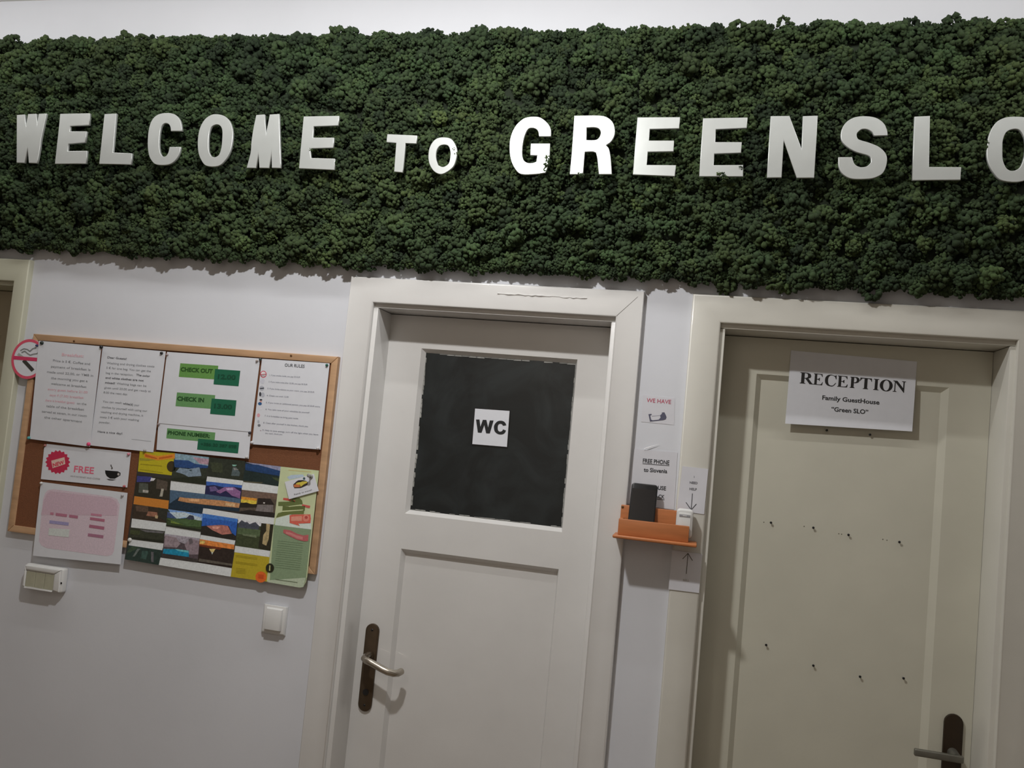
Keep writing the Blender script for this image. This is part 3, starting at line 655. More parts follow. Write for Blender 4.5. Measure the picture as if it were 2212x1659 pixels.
s.disc(pr, q4(1567, 1256), 9, 10, C('191a0c', KP), 3); s.quad(pr, P4((1560, 1228), (1572, 1230), (1570, 1286), (1556, 1284)), C('7c7c50', KP), 4)
s.disc(pr, q4(1476, 1348), 12, 12, C('a0491a', KP), 2); blk([(1450, 1320), (1505, 1325), (1502, 1368), (1446, 1362)], '8c3712', 3)
pr.build('yellow_panel', t)
PICS = [
 ('lake', [(602, 90), (948, 130), (915, 412), (560, 368)], '23271f', [([(602, 90), (948, 130), (938, 232), (600, 160)], '5f7580'), ([(780, 128), (948, 150), (940, 208), (850, 195)], '7c6670'), ([(590, 155), (740, 163), (800, 195), (940, 218), (935, 240), (780, 245), (600, 232)], '1d3358'), ([(610, 280), (650, 238), (740, 250), (850, 232), (872, 320), (740, 330), (680, 300)], '5b6874'), ([(750, 255), (775, 258), (770, 272), (748, 268)], '2c3a3f'), ([(560, 345), (760, 330), (915, 350), (915, 412), (560, 368)], '1b1f16')]),
 ('gorge', [(948, 130), (1315, 168), (1292, 366), (932, 322)], '20241d', [([(1190, 232), (1225, 232), (1265, 290), (1255, 322), (1172, 318)], '3b4446'), ([(1195, 235), (1250, 255), (1205, 262)], '676562'), ([(1183, 205), (1232, 208), (1215, 222), (1190, 222)], '62877c'), ([(960, 180), (1080, 190), (1090, 290), (980, 280)], '2a2f22')]),
 ('valley', [(1318, 178), (1683, 226), (1662, 427), (1292, 372)], '16201f', [([(1320, 180), (1683, 226), (1678, 282), (1500, 232), (1400, 205)], '67687c'), ([(1318, 195), (1450, 208), (1676, 270), (1668, 322), (1318, 262)], '172c4c'), ([(1590, 330), (1662, 345), (1660, 380), (1600, 350)], '2b3422'), ([(1300, 372), (1500, 385), (1480, 398), (1295, 380)], '3a392c')]),
 ('peaks', [(922, 375), (1285, 417), (1268, 552), (906, 505)], '1c1c38', [([(922, 375), (1285, 417), (1280, 445), (1200, 430), (1130, 440), (1060, 428), (1000, 412), (920, 420)], '2b4780'), ([(950, 430), (1010, 425), (1050, 470), (960, 480)], '493f60'), ([(1020, 480), (1110, 432), (1200, 435), (1270, 480), (1262, 550), (1180, 520), (1120, 470), (1060, 500)], '66486a'), ([(1120, 445), (1190, 440), (1195, 465), (1130, 465)], '8a7490')]),
 ('goats', [(215, 308), (562, 352), (542, 566), (188, 522)], '211f18', [([(218, 318), (372, 330), (350, 382), (212, 382)], '2d2f5c'), ([(360, 340), (405, 345), (385, 370), (350, 372)], '9b9aa0'), ([(240, 390), (330, 400), (330, 500), (230, 490)], '3a3d37'), ([(275, 460), (335, 470), (330, 492), (275, 488)], '7c7a76'), ([(420, 350), (530, 380), (520, 470), (410, 450)], '3d362f'), ([(465, 450), (490, 450), (475, 530), (445, 530)], '7d7a70')]),
 ('seaside_town', [(552, 463), (906, 505), (1270, 553), (1252, 682), (890, 648), (880, 702), (540, 652)], '16232e', [([(552, 463), (906, 505), (1270, 553), (1265, 600), (900, 560), (640, 540), (548, 600)], '36485a'), ([(632, 572), (650, 535), (720, 545), (900, 555), (1080, 570), (1262, 600), (1252, 645), (1080, 630), (900, 612), (720, 590)], '8a6444'), ([(740, 550), (850, 555), (850, 585), (745, 575)], 'a07a58'), ([(1120, 595), (1210, 602), (1210, 635), (1110, 618)], '9c8262')]),
 ('sunset_cabin', [(1282, 460), (1652, 505), (1622, 742), (1258, 690)], '3f372f', [([(1282, 460), (1652, 505), (1640, 560), (1278, 540)], '4f4038'), ([(1278, 530), (1437, 550), (1434, 575), (1275, 560)], '9c6a28'), ([(1275, 558), (1435, 573), (1428, 612), (1340, 600), (1272, 590)], 'b08a32'), ([(1268, 595), (1330, 590), (1380, 608), (1440, 606), (1440, 640), (1262, 640)], '1e1a14'), ([(1448, 545), (1572, 552), (1612, 612), (1500, 606), (1438, 608)], '1d1816'), ([(1440, 612), (1600, 615), (1600, 690), (1420, 680)], '55504f'), ([(1500, 588), (1520, 590), (1512, 602), (1498, 600)], '9a9490'), ([(1262, 680), (1350, 665), (1625, 700), (1622, 742), (1258, 692)], '1d1a18')]),
 ('canyon', [(180, 607), (533, 657), (514, 798), (165, 752)], '2a221b', [([(200, 620), (330, 630), (330, 690), (210, 680)], '40332a'), ([(330, 680), (420, 690), (430, 740), (310, 725)], '6d4c3d'), ([(400, 720), (430, 725), (425, 755), (400, 750)], '8c7c60'), ([(430, 640), (530, 660), (515, 790), (440, 740)], '22231d')]),
 ('meadow', [(530, 658), (887, 708), (865, 888), (512, 828)], '2a3520', [([(530, 658), (887, 708), (880, 780), (800, 720), (740, 745), (640, 755), (560, 700)], '5b76a6'), ([(540, 690), (700, 690), (870, 745), (868, 780), (700, 740), (600, 760)], '8b97ad'), ([(525, 680), (560, 700), (620, 755), (520, 745)], '2d3a58'), ([(720, 745), (750, 718), (790, 725), (800, 760), (740, 770)], '2b2f3c'), ([(520, 750), (640, 755), (800, 768), (870, 775), (865, 840), (700, 830), (516, 760)], '34452a'), ([(560, 770), (690, 820), (560, 800)], '4d5c2a'), ([(512, 815), (868, 862), (865, 888), (512, 830)], '1b1d16')]),
 ('red_rock', [(885, 702), (1240, 757), (1217, 976), (864, 918)], '1d1b18', [([(885, 702), (1240, 757), (1220, 930), (1180, 900), (1150, 830), (1060, 820), (930, 825), (872, 830)], '20427e'), ([(885, 702), (1240, 757), (1236, 790), (880, 745)], '2f568f'), ([(922, 828), (1000, 822), (1075, 818), (1140, 828), (1180, 908), (1080, 918), (980, 870)], '80524a'), ([(980, 832), (1060, 835), (1040, 860), (985, 855)], '9c7064')]),
 ('green_park', [(1245, 765), (1608, 812), (1572, 1082), (1217, 1030)], '2a301f', [([(1245, 765), (1608, 812), (1600, 850), (1240, 800)], '9a9ba4'), ([(1250, 800), (1280, 770), (1310, 790), (1340, 790), (1360, 810), (1420, 790), (1460, 830), (1450, 870), (1245, 850)], '32353d'), ([(1240, 845), (1480, 870), (1470, 940), (1235, 910)], '3a4630'), ([(1290, 905), (1430, 925), (1430, 950), (1290, 925)], '4b5440'), ([(1480, 800), (1605, 815), (1575, 1080), (1450, 1050)], '1e1d14'), ([(1530, 805), (1570, 812), (1560, 900), (1555, 960), (1530, 1030), (1490, 1010), (1500, 920), (1530, 880)], '7d7052')]),
 ('road', [(150, 843), (500, 882), (482, 1004), (138, 960)], '26281f', [([(240, 862), (495, 888), (480, 905), (300, 890)], '4a494b'), ([(150, 870), (250, 875), (240, 920), (145, 915)], '2f3420'), ([(140, 940), (485, 975), (482, 1004), (138, 960)], '1b1c15')]),
 ('waterfall', [(127, 1025), (472, 1078), (437, 1226), (92, 1168)], '1e2a26', [([(160, 1035), (240, 1045), (150, 1095), (110, 1100)], '2d3a2c'), ([(220, 1060), (250, 1060), (190, 1140), (170, 1140)], '4c5350'), ([(270, 1080), (330, 1085), (310, 1170), (250, 1160)], '2a3d38'), ([(360, 1090), (385, 1095), (385, 1200), (360, 1195)], '48474a')]),
 ('turquoise_lake', [(497, 908), (855, 955), (832, 1198), (470, 1146)], '3c3438', [([(497, 908), (855, 955), (850, 985), (700, 1010), (560, 960), (495, 935)], '77727a'), ([(500, 925), (610, 945), (660, 1010), (620, 1050), (490, 1040)], '6c6166'), ([(700, 1020), (760, 950), (850, 985), (840, 1120), (740, 1120)], '655a60'), ([(740, 960), (770, 955), (790, 1000), (750, 1020)], '4a4448'), ([(485, 1062), (640, 1065), (742, 1082), (745, 1145), (560, 1120), (478, 1108)], '14627c'), ([(600, 1062), (742, 1080), (740, 1100), (640, 1085)], '4d8a90'), ([(470, 1112), (832, 1165), (832, 1198), (470, 1146)], '2b2826')]),
 ('volcano', [(855, 962), (1207, 1020), (1180, 1258), (832, 1200)], '211a17', [([(855, 962), (1207, 1020), (1202, 1068), (1080, 1050), (850, 1015)], 'a95f2e'), ([(860, 975), (910, 985), (900, 1010), (852, 1008)], 'c08a4e'), ([(850, 1015), (1080, 1050), (1060, 1070), (848, 1035)], '4f2415'), ([(950, 1062), (1015, 1062), (980, 1115)], '9d8c5c'), ([(970, 1095), (990, 1095), (980, 1120)], '8d9490'), ([(850, 1160), (1185, 1215), (1183, 1235), (840, 1190)], '433f38')])]
for nm, base, bc, parts in PICS:
    pr = Print(); blk(base, bc, 2)
    for k, (pts, c) in enumerate(parts): blk(pts, c, 3+k*.5)
    o = pr.build('printed_photo', t, PHOTO)

# green leaflet and business card
KL = 2.05
t, s, pr = paper('pale green leaflet with red banners, right of the photo poster', [(606.5, 1008), (689, 1016.5), (661, 1267), (576, 1256)], -.0188, -.023, name='leaflet', cat='leaflet', group=GB, m=mat('pale_green_paper', C('a3ab88', 1.75), .5, noise=.04, nscale=40),
                outline=[(606.5, 1008), (689, 1016.5), (663.5, 1246), (660.5, 1258), (655, 1267.5), (648, 1268.5), (576, 1256)])
def q5(x, y): return (560+x/13.825, 990+y/13.825)
def q6(x, y): return (560+x/9.757, 1110+y/9.757)
lq = lambda f, pts, c, lay, k=KL: s.quad(pr, [f(*p) for p in pts], C(c, k), lay)
lq(q6, [(310, 215), (1098, 330), (985, 1350), (1000, 1340), (930, 1545), (220, 1430)], '65755c', 1)
lq(q6, [(355, 95), (640, 20), (1095, 20), (1098, 330), (330, 235)], 'a3aca6', 2)
lq(q6, [(180, 1400), (980, 1345), (930, 1540), (850, 1555), (180, 1440)], '8d9784', 2)
lq(q5, [(870, 340), (1560, 400), (1555, 420), (870, 360)], '9c9060', 1); lq(q5, [(830, 560), (950, 500), (1300, 480), (1350, 540), (900, 640)], '8a97a4', 1)
lq(q5, [(720, 1180), (870, 1195), (1080, 1270), (1060, 1320), (880, 1270), (710, 1240)], '9c4038', 2)
lq(q5, [(570, 1300), (900, 1290), (1000, 1190), (1200, 1180), (1280, 1260), (1300, 1370), (900, 1420), (565, 1420)], '4d5730', 2)
lq(q5, [(700, 1420), (900, 1440), (1370, 1420), (1360, 1560), (690, 1570)], '49522b', 3)
lq(q5, [(880, 1430), (1240, 1380), (1230, 1410), (890, 1450)], 'a0a67e', 4); lq(q5, [(700, 1565), (1320, 1530), (1300, 1555), (690, 1600)], 'a0a67e', 4)
lq(q5, [(1290, 1370), (1525, 1420), (1500, 1490), (1380, 1460), (1270, 1420)], '9c4440', 3)
lq(q5, [(560, 1640), (700, 1600), (1340, 1570), (1330, 1660), (900, 1670), (600, 1740), (500, 1770)], '50592f', 3)
pr.build('printed_picture', t); pr = Print()
lq(q6, [(640, 30), (700, 15), (1080, 10), (1090, 100), (1080, 195), (820, 205), (860, 255), (640, 190)], 'a44d40', 4); lq(q6, [(670, 60), (900, 45), (900, 150), (670, 150)], 'b07464', 5); s.disc(pr, q6(985, 90), 7, 7.6, C('b56a5c', KL), 5, 18); s.disc(pr, q6(990, 75), 3.4, 3.4, C('8e3a34', KL), 6, 14)
pr.build('red_banner', t); pr = Print()
lq(q6, [(510, 330), (650, 345), (800, 420), (930, 455), (1040, 440), (1030, 570), (960, 580), (800, 545), (640, 470), (505, 400)], '8f4a4c', 4)
lq(q6, [(560, 375), (650, 390), (800, 455), (920, 485), (915, 545), (800, 520), (640, 440), (560, 420)], '9d6462', 5)
pr.build('red_banner', t); pr = Print()
for k in range(13):
    y = 560+k*46; lq(q6, [(390-k*6, y), (930-k*6, y+62), (930-k*6, y+70), (390-k*6, y+10)], '596a52', 3)
s.disc(pr, (250+1567/4.706, 960+1256/4.706), 9, 10, C('191a0c', KL), 5); s.quad(pr, [(250+x/4.706, 960+y/4.706) for x, y in ((1561, 1228), (1573, 1230), (1571, 1286), (1557, 1284))], C('8c8c60', KL), 6)
pr.build('text_block', t); pr = Print()
lq(q6, [(340, 1375), (805, 1440), (805, 1452), (340, 1388)], '4b5541', 4)
pr.build('printed_text', t)
t, s, pr = paper('tilted white business card with a yellow car, pinned on the green leaflet', [(615, 1041), (678, 1023.5), (688.5, 1060.5), (624, 1078.5)], -.0225, -.0245, name='business_card', cat='card')
cq = lambda pts, c, lay: s.quad(pr, [q5(*p) for p in pts], C(c, 1.9), lay)
cq([(1015, 780), (1110, 690), (1170, 655), (1300, 650), (1400, 675), (1450, 715), (1440, 790), (1400, 820), (1240, 890), (1050, 895), (1020, 840)], '2b2422', 1)
cq([(1110, 740), (1180, 715), (1290, 690), (1420, 690), (1435, 730), (1330, 780), (1240, 850), (1215, 790), (1090, 780)], 'a3953a', 2); cq([(1030, 790), (1100, 775), (1210, 795), (1220, 860), (1040, 865)], '9a5a34', 2)
cq([(1130, 690), (1190, 660), (1290, 655), (1320, 670), (1240, 710), (1140, 715)], '1b1718', 3)
s.disc(pr, q5(1340, 605), 2.6, 2.9, C('32474a', 1.7), 1, 14)
s.text(pr, 'TAXI 24h', q5(1180, 985), q5(1425, 920), 3.2, C('9a9a9c', 1.9), 0, 1)
s.text(pr, 'Ready to travel!', q5(1045, 1105), q5(1575, 965), 3.4, C('5a585a', 1.7), .012, 1)
pr.build('printed_text', t)

# round no-smoking sign behind the first sheet
ns_s = Sheet([(20, 720), (120, 730), (110, 830), (15, 820)], -.0212, -.0212)
c = ns_s.p(61, 776); Rn = (ns_s.p(62.5, 732.5)-ns_s.p(58.5, 818.5)).length/2
cxz = Vector((ns_s.p(25, 774).x+Rn, c.y, (ns_s.p(60.5, 732.5).z+ns_s.p(58.5, 818.5).z)/2))
ns = thing('no_smoking_sign', 'round red and white no-smoking sign at the left edge of the notice board', 'sign', cxz)
circ = lambda r, n=48: [(cxz.x+r*math.cos(k*2*math.pi/n), cxz.z+r*math.sin(k*2*math.pi/n)) for k in range(n)]
MB().prism(circ(Rn), -.0212, -.0196).build('disc', M_PAPER, ns)
pr = Print(); o, i = circ(Rn), circ(Rn*.86)
for k in range(48): pr.poly([(o[k][0], -.0215, o[k][1]), (o[(k+1) % 48][0], -.0215, o[(k+1) % 48][1]), (i[(k+1) % 48][0], -.0215, i[(k+1) % 48][1]), (i[k][0], -.0215, i[k][1])], C('a83f52', 1.9))
pr.poly([(cxz.x-Rn*.9, -.0218, cxz.z-Rn*.08), (cxz.x+Rn*.9, -.0218, cxz.z-Rn*.08), (cxz.x+Rn*.9, -.0218, cxz.z+Rn*.10), (cxz.x-Rn*.9, -.0218, cxz.z+Rn*.10)], C('a02c4c', 1.9))
ns_s.line(pr, q1(295, 455), q1(415, 585), 8, C('34322e', 1.4), 2)
ns_s.line(pr, q1(225, 375), q1(285, 420), 6, C('8a8a86', 1.7), 2)
sm = [(255, 335), (300, 310), (345, 320), (375, 345), (410, 310), (455, 300)]
for a, b in zip(sm, sm[1:]): ns_s.line(pr, q1(*a), q1(*b), 2.6, C('6f7070', 1.6), 2)
sm = [(270, 360), (310, 340), (345, 370), (380, 392), (420, 378), (465, 372), (492, 345)]
for a, b in zip(sm, sm[1:]): ns_s.line(pr, q1(*a), q1(*b), 2.6, C('6f7070', 1.6), 2)
pr.build('printed_symbol', ns)

# push pins
def pin(px, py, y, col, r, label, h=.006):
    m = mat('pin_'+col, C(col, 1.7), .3, noise=.05)
    p = at(px, py, y); t_ = thing('push_pin', label, 'pin', p, 'push pins in the notice board')
    MB().dome(p, r, h).build('pin_head', m, t_, smooth=True)
PINS = [(91, 741, -.0243, '1d2420', .0058, 'large blackish pin at the top left corner of the breakfast sheet'), (80.5, 746.5, -.0222, '2c3050', .004, 'small dark blue pin beside the no-smoking sign'),
        (219.5, 750, -.0245, '17181a', .0055, 'black pin where the breakfast sheet meets the laundry letter'), (349.5, 763, -.0175, '17181a', .0045, 'black pin at the top right corner of the laundry letter'),
        (362, 766, -.0178, '8a7f80', .0035, 'greyish pin at the top left corner of the check-out sheet'), (555.5, 780, -.0178, '7d7470', .0035, 'brownish pin at the top right corner of the check-out sheet'),
        (563, 776.5, -.0185, '263330', .0042, 'dark green pin at the top left corner of the rules sheet'), (706.5, 789, -.0185, '1c4a3e', .004, 'green pin at the top right corner of the rules sheet'),
        (540, 935, -.0195, '2a2a30', .0042, 'black pin at the right edge of the phone number strip'), (343.5, 916.5, -.019, '6f6360', .0034, 'brown pin at the left edge of the phone number strip'),
        (544.5, 956, -.0188, 'a5a3a5', .0045, 'white pin at the lower left corner of the rules sheet'), (687, 968.5, -.0188, 'a5a3a5', .0045, 'white pin at the lower right corner of the rules sheet'),
        (533, 988, -.0197, '9b9896', .004, 'pale pin at the lower right corner of the phone number strip'), (63, 946, -.0200, '3f7f80', .005, 'teal pin at the lower left corner of the breakfast sheet'),
        (192, 959.5, -.0202, 'b03a5e', .006, 'bright pink pin at the bottom between breakfast sheet and laundry letter'), (313.5, 973, -.0188, '84827f', .0045, 'grey pin at the bottom of the laundry letter'),
        (278.5, 981, -.0135, 'a86a76', .0045, 'pink pin at the upper right corner of the coffee cup sheet'), (269, 1050.5, -.0145, '8f4a4c', .004, 'dull red pin at the lower right corner of the coffee cup sheet'),
        (98.5, 962, -.0135, '8a5a54', .0035, 'reddish pin at the upper left corner of the coffee cup sheet'), (265, 1070, -.0178, '908e90', .004, 'pale grey pin at the upper right corner of the pink sheet'),
        (90, 1043.5, -.0178, 'a9a7a5', .0042, 'white pin at the upper left corner of the pink sheet'), (281, 1166, -.021, 'b0b0ac', .006, 'shiny white pin at the left edge of the photo poster')]
for a in PINS: pin(*a)
p = at(672, 1029, -.0245)
t_ = thing('push_pin', 'clear grey push pin holding the tilted business card', 'pin', p, 'push pins in the notice board')
mg = mat('grey_pin_plastic', (.33, .33, .31), .25, noise=.05)
MB().dome(p, .0058, .004).build('pin_collar', mg, t_, smooth=True)
MB().tube([p+Vector((0, -.003, 0)), p+Vector((.0006, -.011, .0015)), p+Vector((.001, -.018, .003))], [.0026, .0022, .0030], 12).build('pin_grip', mg, t_, smooth=True)
MB().dome(p+Vector((.001, -.017, .003)), .0056, .0035).build('pin_head', mg, t_, smooth=True)
# ------------------------------------------------------------------ switches
def frame_ring(mb, o, i, yf, yb, yi):
    """rectangular bezel: outer rect at the wall, front rim, sunk inner edge"""
    (a, b, c, d), (e, f, g, h) = o, i
    mb.prism([(a, c), (b, c), (f, g), (e, g)], yf, yb, .004, 3); mb.prism([(f, g), (b, c), (b, d), (f, h)], yf, yb, .004, 3)
    mb.prism([(e, h), (f, h), (b, d), (a, d)], yf, yb, .004, 3); mb.prism([(a, c), (e, g), (e, h), (a, d)], yf, yb, .004, 3)
y = -.026
def q9(x, yy): return (30+x/15.083, 1200+yy/15.083)
sx0, sx1 = X(*q9(310, 750), y), X(*q9(1560, 900), y); sz1, sz0 = Z(*q9(900, 330), y), Z(*q9(820, 1130), y)
ix0, ix1 = X(*q9(395, 800), y), X(*q9(1325, 850), y); iz1, iz0 = Z(*q9(880, 530), y), Z(*q9(820, 1065), y)
sw = thing('light_switch', 'wide cream triple light switch at the left, under the pink sheet', 'light switch', ((sx0+sx1)/2, 0, sz0))
f = MB(); t0 = bmesh.new(); f.box(sx0, sx1, y, -.0005, sz0, sz1, .007, 3)
body = f.build('mounting_box', M_WPLAST, sw, smooth=True)
f = MB(); frame_ring(f, (sx0+.004, sx1-.004, sz0+.004, sz1-.004), (ix0, ix1, iz0, iz1), y-.006, y, y); bz = f.build('bezel', M_WPLAST, sw, smooth=True)
wd = (ix1-ix0)/3
for k in range(3): MB().box(ix0+wd*k+.0006, ix0+wd*(k+1)-.0006, y-.003, y+.002, iz0, iz1-.003, .0012).build('rocker', M_YPLAST, bz)
MB().dome(at(*q9(1545, 900), y), .003, .0012).build('screw', M_BLACK, sw)
y = -.022
def q10(x, yy): return (540+x/15.083, 1290+yy/15.083)
rx0, rx1 = X(*q10(470, 800), y), X(*q10(965, 800), y); rz1, rz0 = Z(*q10(750, 410), y), Z(*q10(700, 1075), y)
ox0, ox1 = X(*q10(390, 700), -.004), X(*q10(1195, 800), -.004); oz1, oz0 = Z(*q10(830, 270), -.004), Z(*q10(720, 1225), -.004)
sw = thing('light_switch', 'small square white light switch between the notice board and the toilet door', 'light switch', ((ox0+ox1)/2, 0, oz0))
f = MB(); m_ = .010
f.hexa([(rx0-m_, -.012, rz0-m_), (rx1+m_, -.012, rz0-m_), (rx1+m_, -.012, rz1+m_), (rx0-m_, -.012, rz1+m_), (ox0, -.0005, oz0), (ox1, -.0005, oz0), (ox1, -.0005, oz1), (ox0, -.0005, oz1)], .0015, 2)
f.build('switch_plate', M_WPLAST, sw, smooth=True)
MB().hexa([(rx0, y, rz0), (rx1, y, rz0), (rx1, y+.005, rz1), (rx0, y+.005, rz1), (rx0-.003, -.011, rz0-.002), (rx1+.003, -.011, rz0-.002), (rx1+.003, -.011, rz1+.004), (rx0-.003, -.011, rz1+.004)], .001, 2).build('rocker', M_WPLAST, sw, smooth=True)

# ------------------------------------------------------------------ signs around the doors
# WC plate
def qw(x, yy): return (1000+x/15.083, 870+yy/15.083)
s = Sheet([qw(397, 190), qw(1518, 268), qw(1432, 1438), qw(305, 1345)], YW+.0115, YW+.0115)
c = s.p(*qw(900, 800)); wc = thing('toilet_sign', 'small white sign with black letters WC on the dark door pane', 'sign', (c.x, c.y, s.p(*qw(305, 1345)).z))
s.solid('backing', M_BLACK, wc, .002, [qw(372, 160), qw(1545, 243), qw(1456, 1465), qw(280, 1370)])
s.solid('face', M_PAPER, wc, .0006, lift=.0006)
pr = Print()
def flat(pr, outs, f, col, lift):
    me = curve_mesh([smooth_outline([f(*p) for p in o]) for o in outs])
    pr.mesh([s.p(v.co.x, v.co.y, lift) for v in me.vertices], [tuple(q.vertices) for q in me.polygons], col)
flat(pr, [[(425, 545), (540, 545), (568, 780), (650, 555), (765, 560), (820, 800), (875, 575), (998, 578), (875, 1000), (755, 995), (695, 730), (605, 978), (485, 970)]], qw, C('17191b'), .0012)
flat(pr, [[(1412, 735), (1390, 670), (1330, 610), (1240, 585), (1140, 600), (1060, 665), (1015, 750), (1010, 830), (1030, 920), (1090, 990), (1180, 1030), (1280, 1030), (1360, 985), (1405, 905), (1305, 865), (1280, 915), (1230, 940), (1180, 935), (1145, 895), (1132, 830), (1140, 750), (1170, 700), (1225, 685), (1275, 705), (1303, 750)]], qw, C('17191b'), .0012)
pr.build('lettering', wc)

# RECEPTION notice
t, s, pr = paper('white paper notice reading RECEPTION on the cream door', [(1709, 757), (1981, 781), (1970.5, 932), (1696, 915)], YR-.002, YR-.009, name='reception_notice', cat='sign')
def q11(x, yy): return (1640+x/5.53, 760+yy/5.53)
G = {'R': [[(0, 0), (.42, 0), (.42, .05), (.33, .08), (.33, .46), (.40, .46), (.72, 0), (1, 0), (1, .05), (.92, .08), (.62, .5), (.78, .58), (.82, .74), (.75, .92), (.5, 1), (0, 1), (0, .95), (.09, .92), (.09, .08), (0, .05)], [(.33, .53), (.45, .54), (.56, .62), (.57, .76), (.53, .9), (.42, .94), (.33, .94)]],
     'E': [[(0, 0), (.95, 0), (1, .28), (.94, .28), (.84, .1), (.65, .06), (.36, .06), (.36, .47), (.5, .47), (.62, .36), (.66, .36), (.66, .66), (.62, .66), (.5, .54), (.36, .54), (.36, .94), (.65, .94), (.82, .88), (.88, .74), (.94, .74), (.92, 1), (0, 1), (0, .95), (.1, .92), (.1, .08), (0, .05)]],
     'C': [[(.97, .3), (.85, .12), (.68, -.02), (.5, -.03), (.25, .03), (.06, .22), (0, .48), (.05, .76), (.22, .95), (.48, 1.02), (.68, .99), (.84, .94), (.92, 1.0), (.97, 1.0), (.98, .64), (.92, .64), (.85, .82), (.68, .94), (.5, .95), (.36, .86), (.28, .68), (.27, .45), (.32, .22), (.42, .09), (.58, .05), (.74, .1), (.92, .33)]],
     'P': [[(0, 0), (.5, 0), (.5, .05), (.4, .08), (.4, .45), (.58, .45), (.85, .52), (1, .72), (.92, .9), (.7, 1), (0, 1), (0, .95), (.1, .92), (.1, .08), (0, .05)], [(.4, .52), (.54, .53), (.66, .62), (.68, .74), (.63, .88), (.52, .94), (.4, .94)]],
     'T': [[(.28, 0), (.72, 0), (.72, .05), (.63, .08), (.63, .93), (.8, .92), (.92, .8), (.95, .7), (1, .7), (.98, 1), (.02, 1), (0, .7), (.05, .7), (.08, .8), (.2, .92), (.37, .93), (.37, .08), (.28, .05)]],
     'I': [[(0, 0), (1, 0), (1, .05), (.76, .08), (.76, .92), (1, .95), (1, 1), (0, 1), (0, .95), (.24, .92), (.24, .08), (0, .05)]],
     'O': [[(.5+.5*math.cos(a*math.pi/14), .49+.53*math.sin(a*math.pi/14)) for a in range(28)], [(.5+.24*math.cos(a*math.pi/14), .49+.46*math.sin(a*math.pi/14)) for a in range(28)]],
     'N': [[(0, 0), (.3, 0), (.3, .05), (.2, .08), (.2, .82), (.86, -.02), (.9, -.02), (.9, .92), (1, .95), (1, 1), (.68, 1), (.68, .95), (.8, .92), (.8, .4), (.32, 1), (0, 1), (0, .95), (.12, .9), (.12, .08), (0, .05)]]}
for ch, a, b in (('R', 483, 645), ('E', 645, 757), ('C', 780, 920), ('E', 930, 1055), ('P', 1080, 1195), ('T', 1197, 1340), ('I', 1360, 1425), ('O', 1435, 1590), ('N', 1593, 1745)):
    f = lambda u, v, a=a, b=b: q11(a+(b-a)*u+v*10, 376+(a+(b-a)*u-483)*.089-v*133)
    me = curve_mesh([smooth_outline([f(*p) for p in o], 40) for o in G[ch]])
    pr.mesh([s.p(v.co.x, v.co.y, .0004) for v in me.vertices], [tuple(q.vertices) for q in me.polygons], C('1f1d1d', 1.2))
pr.build('heading', t); pr = Print()
s.text(pr, 'Family GuestHouse', q11(752, 570), q11(1435, 630), 9.6, C('222224', 1.1), .022, 2)
s.text(pr, '“Green SLO”', q11(860, 708), q11(1300, 745), 9.6, C('222224', 1.1), .022, 2)
pr.build('printed_text', t)

# nails left in the reception door
NY = YR+PD
NAILS = [(1786, 929.5, 'left one of the two nails just under the reception notice'), (1879.5, 939, 'right one of the two nails just under the reception notice'),
         (1665.5, 1129, 'leftmost nail of the upper row across the cream door panel'), (1757, 1140, 'second nail from the left in the upper row on the cream door'), (1833, 1155.5, 'third nail from the left in the upper row on the cream door'), (1943, 1171, 'rightmost nail of the upper row across the cream door panel'),
         (1655, 1393.5, 'leftmost nail of the lower row, highest of that row on the cream door'), (1757, 1438, 'second nail from the left in the lower row on the cream door'), (1858, 1462, 'third nail from the left in the lower row on the cream door'), (1952, 1465.5, 'rightmost nail of the lower row on the cream door')]
for px, py, lb in NAILS:
    p = at(px, py, NY-.008)
    n_ = MB().tube([(p.x, NY, p.z), (p.x, NY-.008, p.z)], .0016, 10).dome((p.x, NY-.007, p.z), .0032, .002, 12).build('nail', M_BLACK)
    tag(n_, lb, 'nail', 'small nails in the reception door')
pr = Print()
for px, py in ((1650, 1128), (1737, 1137), (1812, 1153), (1818, 1154), (1907, 1165), (1916, 1167)):
    c = at(px, py, NY-.0004); pr.poly([(c.x+.0014*math.cos(k*.7), c.y, c.z+.0014*math.sin(k*.7)) for k in range(9)], C('4a463c', 1.5))
pr.build('old_nail_hole', d3)

# papers between the doors
t, s, pr = paper('pale notice with red words WE HAVE, upper one on the wall strip between the doors', [(1389, 853), (1458, 860), (1456, 918), (1385, 911)], -.0007, -.0007, name='wall_notice', cat='paper', m=M_FILM)
def q12(x, yy): return (1300+x/8.508, 820+yy/8.508)
s.text(pr, 'WE HAVE', q12(822, 412), q12(1270, 447), 9, C('a0485c', 1.5), .010, 2)
s.quad(pr, [q12(*p) for p in ((857, 635), (912, 630), (918, 645), (890, 660), (905, 735), (935, 748), (1045, 735), (1080, 700), (1070, 660), (1105, 625), (1100, 605), (1150, 600), (1175, 650), (1190, 690), (1175, 730), (1130, 745), (885, 772))], C('4a4a5c', 1.4), 2)
s.line(pr, q12(915, 672), q12(1075, 655), .8, C('8a8a96', 1.6), 2)
pr.build('printed_text', t)
t, s, pr = paper('white FREE PHONE notice on the wall behind the smartphone', [(1370.5, 970), (1463.5, 977.5), (1456, 1101), (1352, 1088)], -.0015, -.0015, name='wall_notice', cat='paper', m=M_FILM)
ik = C('24262b', 1.3)
s.text(pr, 'FREE PHONE', q12(752, 1525), q12(1240, 1563), 9.2, ik, .02, 2); s.line(pr, q12(750, 1545), q12(1240, 1582), 1.1, ik, 2); pr.build('heading', t); pr = Print()
def q13(x, yy): return (1300+x/5.53, 1000+yy/5.53)
s.text(pr, 'to Slovenia', q13(500, 103), q13(780, 122), 9, ik, .02, 2)
